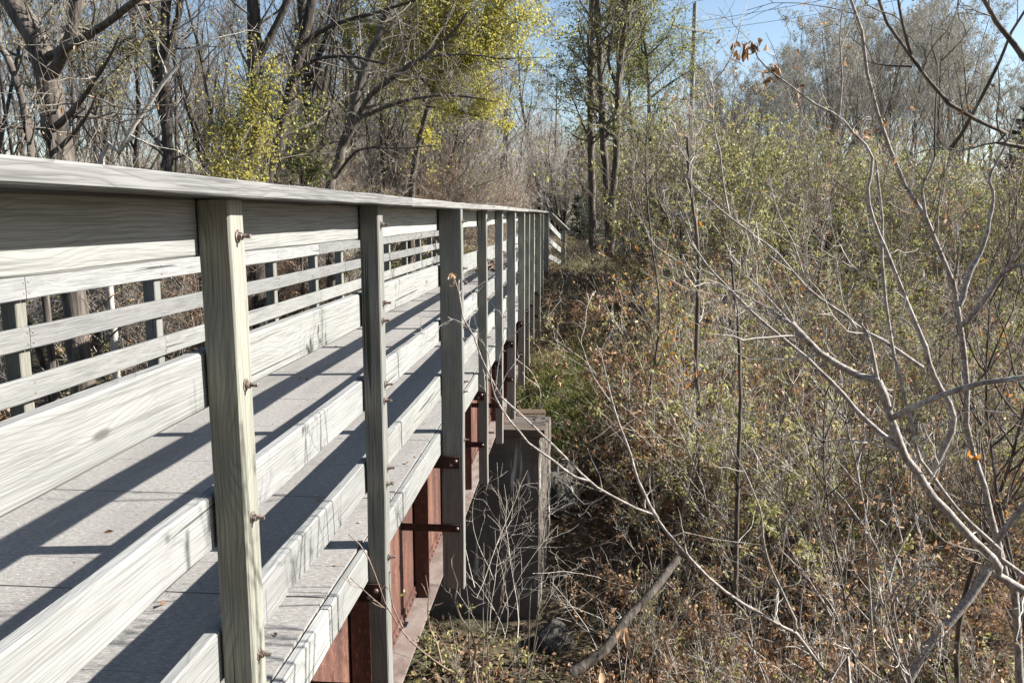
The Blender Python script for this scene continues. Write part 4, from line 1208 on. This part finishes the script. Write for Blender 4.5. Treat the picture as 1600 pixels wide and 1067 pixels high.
def grass(name, spots, label, mat, L=0.28):
    g = np.random.default_rng(len(spots)); Ps = []
    for (x, y, rx, ry, n) in spots:
        q = g.normal(0, 0.5, (n, 2)); Ps.append(np.stack([x + q[:, 0] * rx, y + q[:, 1] * ry], -1))
    P2 = np.concatenate(Ps)
    k = ~((P2[:, 0] > -4.2) & (P2[:, 0] < -0.4) & (P2[:, 1] < 12.6)) & ~((np.abs(P2[:, 0] + 2.15) < 0.9) & (P2[:, 1] > 22)) & ~((np.abs(P2[:, 1] - 22) < 0.5) & (P2[:, 0] < 0.6) & (P2[:, 0] > -4.7))
    P2 = P2[k]
    n = len(P2); P = np.stack([P2[:, 0], P2[:, 1], ground_z(P2[:, 0], P2[:, 1]) - 0.02], -1)
    D = g.normal(0, 0.5, (n, 3)); D[:, 2] = 1; D = unit(D); S = unit(np.cross(D, g.normal(0, 1, (n, 3)))); l = L * g.uniform(0.4, 1.2, (n, 1)); w_ = 0.006
    bend = np.stack([g.normal(0, 0.4, n), g.normal(0, 0.4, n), np.full(n, -0.25)], -1)
    m = P + D * l * 0.55; e = P + D * l + bend * l * 0.5
    V = np.stack([P - S * w_, P + S * w_, m + S * w_ * 0.8, m - S * w_ * 0.8, e + S * 0.001, e - S * 0.001], 1).reshape(-1, 3)
    b = np.arange(n)[:, None] * 6
    Q = np.concatenate([b + [0, 1, 2, 3], b + [3, 2, 4, 5]])
    tag(obj(name, mesh(name, V, Q, M[mat], False, np.repeat(g.random(n), 6))), label, 'grass', kind='stuff')


grass('grass', [(-0.35, 15.6, 0.8, 1.7, 4200), (0.2, 17.0, 0.7, 1.2, 1200), (0.6, 26, 1.5, 4, 3000), (-4.9, 26, 1.5, 6, 3000), (3.5, 9.5, 4, 2.5, 1800)],
      'fresh green grass on the bank under the far end of the bridge', 'grass')
grass('dry_grass', [(-0.2, 17.5, 2.2, 4, 4000), (0.6, 25.5, 1.8, 3.5, 5000), (-0.9, 30, 1.2, 9, 5000), (-4.3, 32, 1.5, 9, 5000), (3, 20, 5, 5, 5000), (-0.9, 45, 2, 14, 5000)], 'dry straw coloured grass beside the trail and on the bank', 'straw', 0.3)

# --- traced saplings close to the camera
def T(pts, Y): return tracedpts(pts, Y)
root1 = np.array([2.35, 2.15, float(ground_z(2.35, 2.15)) - 0.1]); root2 = np.array([2.45, 2.3, float(ground_z(2.45, 2.3)) - 0.1])
s1 = [(np.vstack([root1, [2.2, 2.45, 0.0], T([(1600, 924), (1558, 879), (1510, 831), (1465, 783), (1445, 755), (1417, 717), (1405, 687), (1394, 657), (1382, 620), (1371, 594)], [2.65, 2.6])]), 0.0185, 0.0125),
      (T([(1371, 594), (1362, 597), (1330, 582), (1304, 567), (1277, 549), (1255, 526), (1236, 505)], [2.6, 2.66]), 0.0115, 0.010),
      (T([(1401, 695), (1367, 669), (1337, 639), (1311, 609), (1281, 579), (1255, 554), (1225, 530), (1202, 511), (1180, 492), (1139, 452), (1112, 422), (1094, 400), (1075, 370), (1062, 330)], [2.62, 2.9]), 0.0085, 0.003),
      (T([(1396, 652), (1424, 639), (1457, 624), (1502, 607), (1540, 597), (1600, 590), (1680, 575)], [2.6, 2.35]), 0.0095, 0.006),
      (T([(1371, 594), (1362, 545), (1355, 522), (1345, 505)], [2.6, 2.62]), 0.007, 0.004)]
for (a, b, c) in (((1255, 526), (1210, 470), (1160, 425)), ((1245, 515), (1190, 455), (1140, 405)), ((1240, 510), (1180, 470), (1110, 440)), ((1238, 507), (1185, 485), (1120, 470)), ((1250, 520), (1222, 465), (1190, 400)), ((1236, 505), (1200, 480), (1150, 455))):
    s1.append((T([a, b, c], [2.65, 2.78]), 0.0032, 0.0012))
traced('sapling', 'bare grey sapling with a cut stub and a horizontal limb in the right foreground', 'tree', s1, 101, kid=3.4, kidL=0.28, fine=2, tmin=0.0013, leaves=0, leafsize=0.06, kn=0.5, sides=10, knob=0.12,
       leafpts=[(at(1532, 708, 2.5), 1, 0.002, 0.062)], leafmat='leaf_orange')
s2 = [(np.vstack([root2, [2.25, 2.6, -0.1], T([(1600, 899), (1558, 855), (1517, 817), (1483, 779), (1455, 741), (1436, 715), (1431, 706), (1426, 669), (1416, 635), (1409, 597), (1397, 552), (1390, 511), (1384, 462), (1379, 410), (1379, 345), (1374, 300), (1368, 250)], [2.8, 2.85, 3.0])]), 0.0145, 0.004),
      (T([(1455, 741), (1491, 660), (1469, 605), (1456, 582), (1446, 541), (1427, 496), (1409, 451), (1394, 414), (1382, 384), (1365, 345), (1356, 300), (1362, 262), (1360, 236), (1334, 210), (1311, 182), (1270, 161), (1240, 139), (1204, 111), (1191, 99), (1180, 82), (1176, 68)], [2.85, 3.0]), 0.0105, 0.0024),
      (T([(1442, 575), (1405, 549), (1375, 530), (1341, 511), (1319, 492), (1292, 474), (1262, 451), (1236, 421), (1210, 391), (1187, 375), (1157, 352), (1124, 326), (1075, 281), (1036, 225)], [2.9, 3.1]), 0.0075, 0.002),
      (T([(1139, 334), (1131, 292), (1124, 232), (1114, 191), (1114, 131), (1094, 109), (1080, 82)], [3.08, 3.15]), 0.0045, 0.0014), (T([(1114, 131), (1139, 97), (1150, 67), (1157, 36)], 3.15), 0.003, 0.0012),
      (T([(1114, 191), (1090, 185), (1055, 170)], 3.15), 0.0025, 0.001), (T([(1311, 182), (1316, 120), (1312, 60), (1318, 0)], [3.0, 2.95]), 0.004, 0.0015), (T([(1382, 384), (1372, 330), (1330, 300), (1290, 268)], 2.98), 0.003, 0.001),
      (T([(1262, 451), (1240, 380), (1215, 330), (1200, 270)], [3.0, 3.2]), 0.0035, 0.0012)]
traced('sapling', 'taller bare sapling with long thin leaning branches and reddish dead leaves near its tips', 'tree', s2, 102, kid=3.6, kidL=0.3, fine=2, tmin=0.0012, leaves=12, leafsize=0.034, kn=0.3, sides=9, knob=0.12,
       leafpts=[(at(1176, 70, 3.0), 14, 0.014, 0.044), (at(1206, 106, 3.0), 9, 0.015, 0.042), (at(1146, 66, 3.1), 3, 0.008, 0.035), (at(1157, 84, 3.1), 4, 0.015, 0.035), (at(1200, 125, 3.0), 3, 0.01, 0.04), (at(1250, 150, 3.0), 3, 0.02, 0.035), (at(1325, 95, 3.0), 4, 0.02, 0.04), (at(1372, 205, 3.0), 5, 0.03, 0.045), (at(1240, 95, 3.1), 2, 0.02, 0.04)])
gx, gy = 3.15, 4.9
s3 = [(np.vstack([[gx, gy, float(ground_z(gx, gy)) - 0.2], T([(1588, 960), (1572, 900), (1555, 830), (1543, 775), (1524, 730), (1511, 670), (1512, 627), (1504, 537), (1499, 500), (1493, 462), (1484, 432), (1469, 395), (1450, 345), (1446, 337), (1412, 285), (1394, 240), (1375, 187), (1360, 131), (1352, 94), (1349, 52), (1334, 26), (1326, -10)], [4.9, 4.7, 4.5])]), 0.036, 0.007),
      (T([(1499, 478), (1506, 459), (1517, 421), (1532, 395), (1546, 345), (1552, 300), (1546, 277), (1570, 230), (1588, 180)], [4.6, 4.7]), 0.015, 0.004), (T([(1503, 508), (1517, 496), (1540, 466), (1562, 432), (1577, 417), (1600, 414), (1660, 400)], [4.6, 4.3]), 0.015, 0.009),
      (T([(1575, 418), (1589, 395), (1600, 372), (1612, 330)], [4.4, 4.3]), 0.009, 0.004), (T([(1555, 848), (1590, 800), (1640, 740)], [4.8, 4.7]), 0.022, 0.012), (T([(1446, 337), (1440, 290), (1450, 274), (1461, 244)], 4.5), 0.009, 0.006)]
traced('young_tree', 'grey young tree forking high at the right, behind the two leaning saplings', 'tree', s3, 103, 'bark_pale', 'twig', kid=4.0, kidL=0.5, fine=3, tmin=0.0018, leaves=60, leafsize=0.042, kn=0.35, sides=10, knob=0.1)
p4 = np.array([3.6, 2.0, float(ground_z(3.6, 2.0))])
s4 = [(np.vstack([p4, [2.9, 2.2, 1.4], T([(1640, 240), (1600, 221), (1562, 202), (1517, 184), (1487, 165), (1461, 142), (1442, 116), (1424, 88), (1397, 52), (1375, 19), (1368, -15)], [2.3, 2.2])]), 0.016, 0.004),
      (T([(1424, 86), (1412, 45), (1402, -10)], 2.2), 0.005, 0.003), (T([(1485, 233), (1495, 221), (1517, 184), (1540, 139), (1562, 97), (1581, 49), (1606, 10)], [2.4, 2.2]), 0.006, 0.003), (T([(1602, 94), (1577, 60), (1551, 26), (1532, -10)], 2.1), 0.0075, 0.005),
      (T([(1461, 244), (1461, 187), (1465, 101), (1454, 64), (1456, 40)], [2.5, 2.6]), 0.0035, 0.0015), (T([(1425, 104), (1380, 102), (1352, 95)], 2.2), 0.0035, 0.0012), (T([(1465, 101), (1492, 75), (1520, 40)], 2.6), 0.0025, 0.001)]
traced('overhanging_tree', 'dark limb with bare twigs hanging in from the upper right corner', 'tree', s4, 104, 'bark', 'twig', kid=3, kidL=0.26, fine=2, tmin=0.0012, leaves=22, leafsize=0.028, kn=0.35, leafmat='leaf_brown')
p5 = np.array([1.2, 3.4, float(ground_z(1.2, 3.4)) - 0.1])
s5 = [(np.vstack([p5, T([(1330, 1100), (1304, 1065), (1280, 1040), (1259, 1010), (1242, 986), (1220, 978), (1176, 951), (1127, 920), (1090, 886), (1055, 848), (1028, 810), (1017, 803), (990, 793), (952, 772), (921, 752), (880, 711), (832, 664), (793, 629), (774, 611), (760, 575), (747, 547), (737, 515), (723, 495), (716, 456), (706, 425)], [3.3, 3.2, 3.0])]), 0.0165, 0.0022),
      (T([(921, 752), (897, 745), (864, 720), (844, 705), (823, 689), (813, 676), (792, 651), (783, 637), (775, 622), (768, 600), (765, 560), (752, 530)], [3.08, 3.0]), 0.006, 0.0015),
      (T([(1242, 986), (1245, 975), (1228, 937), (1207, 893), (1194, 851), (1189, 803), (1182, 779), (1165, 741), (1145, 700), (1135, 660)], [3.2, 3.3]), 0.0065, 0.0015), (T([(1249, 980), (1254, 924), (1266, 893), (1300, 885)], 3.2), 0.0035, 0.001),
      (T([(1028, 810), (1017, 793), (1004, 765), (993, 738), (986, 711), (966, 659), (955, 621), (947, 587), (940, 557), (932, 539)], [3.1, 3.25]), 0.007, 0.002), (T([(953, 627), (925, 584), (910, 542), (902, 524)], 3.25), 0.003, 0.001), (T([(940, 560), (948, 540), (960, 525)], 3.25), 0.0025, 0.001),
      (T([(1052, 838), (1062, 831), (1124, 843), (1189, 851)], 3.15), 0.0032, 0.0012), (T([(948, 772), (931, 783), (911, 788)], 3.1), 0.003, 0.0012), (T([(774, 611), (780, 560), (790, 520)], 3.0), 0.002, 0.0008), (T([(726, 507), (712, 500), (702, 498)], 2.95), 0.0018, 0.0008),
      (T([(832, 664), (850, 630), (862, 600)], 3.0), 0.002, 0.0008)]
traced('fallen_limb_sapling', 'pale sapling bending left across the stone pier and the bridge posts', 'tree', s5, 105, kid=3.2, kidL=0.22, fine=2, tmin=0.0011, leaves=4, leafsize=0.04, kn=0.3, sides=9, knob=0.12,
       leafpts=[(at(707, 432, 2.98), 4, 0.012, 0.035)])
p6 = np.array([-0.35, 2.5, float(ground_z(-0.35, 2.5)) - 0.1])
s6 = [(np.vstack([p6, T([(748, 1085), (733, 1064), (702, 1047), (663, 1020), (632, 990), (614, 963), (601, 941), (588, 902), (568, 858), (544, 834)], [2.4, 2.35])]), 0.0085, 0.0015), (T([(601, 950), (575, 928), (547, 902)], 2.35), 0.002, 0.0008), (T([(630, 981), (614, 946), (609, 920), (608, 893)], 2.38), 0.0028, 0.0014),
      (T([(735, 1066), (744, 1007), (728, 976), (711, 946), (715, 906), (706, 885)], 2.45), 0.005, 0.0015), (T([(744, 1007), (768, 981), (785, 937), (790, 906)], 2.45), 0.003, 0.001), (T([(690, 1035), (680, 994), (667, 972), (671, 937), (665, 898)], 2.4), 0.003, 0.0012)]
traced('budding_sapling', 'knobbly brown sapling in front of the second post at the bottom edge', 'tree', s6, 106, 'twig_red', 'twig_red', kid=5, kidL=0.07, fine=0, tmin=0.0016, leaves=0, kn=0.2, sides=8, knob=0.25)

for i, (px, Y, s_) in enumerate(((1290, 5.6, 0.62), (1345, 7.2, 0.7), (1480, 6.4, 0.75), (1560, 5.2, 0.7), (1640, 6.0, 0.85), (1215, 7.8, 0.6), (1420, 8.6, 0.8), (1590, 7.6, 0.9))):
    x = float(at(px, 600, Y)[0])
    plant('sapling', TC(sapl[(0, 2, 1)[i % 3]]), x, Y, 'thin bare sapling rising close behind the forked foreground saplings', 'tree', 'thin saplings close behind the foreground', s_)

for i, (x, y) in enumerate(scatter(12, (0.8, 9), (20.5, 31), lambda x, y: 1075 < px_of(x, y) < 1340 and y > 20 + 0.25 * x and not (x < 8 and 21.5 < y - 0.13 * x < 27), 1.2)):
    plant('leafy_shrub', SF(lshr[i % 4]), x, y, 'tall shrub with thin olive leaves in the thicket on the right bank', 'shrub', 'leafy shrubs on the right bank', random.uniform(0.85, 1.15))

# leafy spray by the girder, twiggy dead bushes in front of the pier
for (px, py, Y, me, s, lab) in ((735, 985, 4.6, shrub_meshes(111, 0.9, 10, 0.8, 0.004, 5, 4, 0, 420, 0.028, 'leaf_olive', 'twig', 0.0013), 1.0, 'little olive leaved bush beside the bottom flange in front of the pier'),
                            (800, 850, 7.4, shrub_meshes(112, 1.6, 7, 0.9, 0.006, 5, 3, 0, 0, 0.03, 'leaf_olive', 'twig_pale', 0.0016), 1.0, 'leafless pale twiggy bush in front of the dark concrete pier'),
                            (760, 760, 8.4, shrub_meshes(113, 1.7, 7, 0.7, 0.006, 5, 3, 0, 0, 0.03, 'leaf_olive', 'twig_pale', 0.0016), 1.0, 'leafless bush of fine twigs growing up between the girder and the pier')):
    c = at(px, py, Y)
    H = {4.6: 0.45, 7.4: 0.7, 8.4: 0.9}[Y]
    zb = float(ground_z(c[0], c[1]))
    o = thing('twiggy_bush', (float(c[0]), float(c[1]), float(c[2]) - H), lab, 'bush', None, 1.0)
    for nm, m in SF(me):
        if m: obj(nm, m, o)
    if c[2] - H > zb + 0.1:      # a long stem carries it up from the ground
        g = np.random.default_rng(int(px)); b = Bag()
        st = walk(g, np.array([[0.1, 0.1, zb - float(c[2]) + H - 0.2]] * 4) + g.normal(0, 0.12, (4, 3)), unit(np.array([[0, 0, 1.0]] * 4) + g.normal(0, 0.06, (4, 3))), np.full(4, c[2] - H - zb + 0.3), 10, 0.05, 0.0)
        b.add(*tubes(st, radii(np.full(4, 0.011), np.full(4, 0.006), 10), 6)); obj('stem', b.mesh('stem', M['twig']), o)

# trunks standing and lying in the creek bed
traced('thin_tree', 'straight dark thin trunk standing in the middle of the right thicket', 'tree', [up_(leftstem([(1150, 880), (1153, 750), (1157, 625), (1153, 512), (1146, 450)], 10.5, 0.042, 0.014), 0.3)], 121, 'bark', 'twig', kid=3, kidL=0.7, fine=4, tmin=0.0025)
traced('thin_tree', 'leaning thin grey trunk with orange leaves near the grassy bank', 'tree', [up_(leftstem([(1092, 640), (1088, 576), (1090, 480), (1091, 400), (1080, 300)], 12.5, 0.05, 0.02), 0.6)], 122, 'bark', 'twig_pale', kid=4, kidL=0.8, fine=4, tmin=0.003,
       leaves=0, leafmat='leaf_orange', leafpts=[(at(1050, 545, 12.3), 34, 0.22, 0.09), (at(1062, 585, 12.3), 24, 0.2, 0.09), (at(1000, 405, 12.6), 12, 0.25, 0.09), (at(1045, 430, 12.6), 14, 0.25, 0.09), (at(1140, 580, 12.3), 8, 0.15, 0.09), (at(985, 455, 12.6), 8, 0.2, 0.08), (at(1085, 350, 12.6), 9, 0.25, 0.08), (at(1040, 500, 12.4), 10, 0.2, 0.08)])
for (pts, Y, r, lab) in (([(893, 1052), (945, 1016), (966, 985), (986, 958), (1021, 920), (1041, 896), (1060, 870)], [8.6, 9.6], 0.06, 'grey fallen log propped at an angle on the creek bed near the pier'),
                         ([(1412, 1075), (1441, 1023), (1465, 989), (1500, 951), (1534, 906), (1560, 862)], [6.6, 6.9], 0.042, 'mossy grey log leaning up to the right near the bottom edge')):
    P = tracedpts(pts, Y)
    P[:, 2] = np.maximum(P[:, 2], ground_z(P[:, 0], P[:, 1]) + r * 0.8)
    traced('log', lab, 'log', [(P, r, r * 0.8)], 131 + len(pts), 'bark' if r > 0.05 else 'bark_pale', 'twig', kid=0, ground=False, sides=12)
# big curled leaves caught on twigs near the camera
for (px, py, Y, lab) in ((934, 1048, 4.2, 'single pale curled dead leaf at the bottom edge'), (975, 985, 4.6, 'hanging pair of curled brown leaves above the fallen log')):
    c = at(px, py, Y); o = thing('dead_leaf', tuple(map(float, c)), lab, 'leaf')
    g = np.random.default_rng(px + 7); V, Q, rn = leafcurl(g, g.normal(0, 0.012, (1 if px < 950 else 3, 3)), 0.11 if px < 950 else 0.085)
    obj('blade', mesh('blade', V, Q, M['leaf_brown'], True, np.full(len(V), 0.8)), o)
    g = np.random.default_rng(px); zg = float(ground_z(c[0], c[1])) - float(c[2])
    b = Bag(); b.add(*tubes(smooth(np.array([[0.25, 0.1, zg - 0.1], [0.12, 0.05, zg * 0.4], [-0.05, 0, 0]]), 14)[None], radii(np.array([0.006]), np.array([0.002]), 14), 5)); obj('stalk', b.mesh('stalk', M['twig_pale']), o)

# --- utility pole and wires
pp = at(1086, 6, 45.0); pz = float(ground_z(pp[0], 45)); ub = (float(pp[0]), 45.0, pz)
up = thing('utility_pole', ub, 'weathered wooden utility pole with a crossarm behind the right hand trees', 'utility pole')
b = MB(); b.cyl((0, 0, -0.3), (0, 0, pp[2] - pz), 0.16, 0.11, 14); b.build('pole', M['pole'], up)
hz = float(at(1092, 48, 45)[2]) - pz
beam('crossarm', (-0.95 + ub[0], ub[1] - 0.75 - 0.13, hz + pz + 0.0), (1.05 + ub[0], ub[1] + 0.8 - 0.13, hz + pz - 0.0), (0, 0, 1), 0.12, 0.1, M['pole'], up, ub)
b = MB(); b.cyl((0.55, 0.3, hz - 0.05), (0.02, -0.1, hz - 0.75), 0.018); b.cyl((-0.5, -0.5, hz - 0.05), (0.02, -0.1, hz - 0.75), 0.018); b.build('brace', M['steel'], up)
ins = [(-0.85, -0.8, hz + 0.14), (0.95, 0.6, hz + 0.14), (0, 0, pp[2] - pz + 0.1)]
for q in ins:
    b = MB(); b.cyl((q[0], q[1], q[2] - 0.09), (q[0], q[1], q[2]), 0.03, 0.045, 10); b.build('insulator', M['steel'], up)
mw = NT('wire_metal'); mw.color(mw.mix((0.12, 0.12, 0.12), (0.18, 0.18, 0.18), mw.noise(mw.coords((3, 3, 3)))))
for q, lab in zip(ins, ('power line from the near end of the crossarm', 'power line from the far end of the crossarm', 'power line from the top of the utility pole')):
    a = np.array(ub) + np.array(q)
    for dx, dy in ((30, -40),):
        e = a + np.array([dx, dy, 0.4]); t = np.linspace(0, 1, 30)[:, None]
        P = a + (e - a) * t; P[:, 2] -= 1.2 * 4 * (t * (1 - t))[:, 0]
        e2 = a - np.array([dx, dy, 0.3]); P2 = a + (e2 - a) * t[::-1]; P2[:, 2] -= 1.2 * 4 * (t * (1 - t))[:, 0]
        P = np.vstack([P2[:-1], P])
        o = thing('power_line', tuple(map(float, a)), lab, 'wire'); bb = Bag(); bb.add(*tubes(P[None] - a, np.full((1, len(P)), 0.011), 5)); obj('wire', bb.mesh('wire', mw.m), o)

# ------------------------------------------------------------------ labels of the repeated plants: look, then where each stands
MARKS = [(-40, 'left edge'), (80, 'big leaning trunk'), (195, 'pale dead stem'), (262, 'forked tree'), (372, 'yellow tree'), (438, 'twin stemmed tree'), (481, 'dark straight trunk'), (525, 'arching tree'), (640, 'golden tree'),
         (853, "bridge's far end post"), (906, 'small evergreen'), (945, 'three slim stems'), (1015, 'airy pale tree'), (1086, 'utility pole'), (1153, 'thin dark trunk'), (1290, 'lime bush'), (1400, 'forked saplings'), (1510, 'young tree'), (1605, 'tall evergreen')]
SHORT = {'bare trees of the wood behind the left railing': 'bare grey tree', 'bare trees along the far trail': 'bare trailside tree', 'low branching trees left of the far trail': 'low branching trailside tree',
         'distant trees at the end of the trail': 'small distant bare tree', 'far line of feathery trees on the right': 'feathery far tree', 'brush behind the left railing': 'brown brush behind the left railing', 'slim dark trees left of the bridge': 'slim dark tree',
         'thicket along the far trail': 'twiggy trailside thicket', 'thicket under the trees left of the bridge': 'twiggy thicket under the left trees', 'leafy shrubs on the right bank': 'olive leaved tall shrub',
         'low bare shrubs on the slope': 'low bare shrub', 'brambles in the creek bed': 'brown bramble tangle', 'leggy shrubs in the thicket': 'leggy bare shrub', 'slender saplings in the thicket': 'slender sapling',
         'arching shrubs over the creek bed': 'pale arching shrub', 'thin saplings close behind the foreground': 'thin near sapling', 'twiggy trees at the bend of the trail': 'twiggy tree at the trail bend'}
ORD = ['nearest', 'second nearest', 'third nearest', 'fourth nearest', 'fifth nearest', 'sixth nearest', 'seventh nearest', 'eighth nearest', 'ninth nearest', 'tenth nearest']
buckets = {}
for o in col.objects:
    if o.parent is None and o.get('group') in SHORT:
        q = px_of(o.location.x, o.location.y)
        m = min(MARKS, key=lambda t: abs(t[0] - q))
        side = 'in line with' if abs(q - m[0]) < 22 else ('left of' if q < m[0] else 'right of')
        buckets.setdefault((o['group'], side, m[1]), []).append(o)
for (gp, side, mk), L in buckets.items():
    L.sort(key=lambda o: o.location.y)
    for k, o in enumerate(L):
        pre = '' if len(L) == 1 else (('nearer ' if k == 0 else 'farther ') if len(L) == 2 else ('farthest ' if k == len(L) - 1 else ORD[min(k, 9)] + ' '))
        o['label'] = pre + SHORT[gp] + ' ' + side + ' the ' + mk
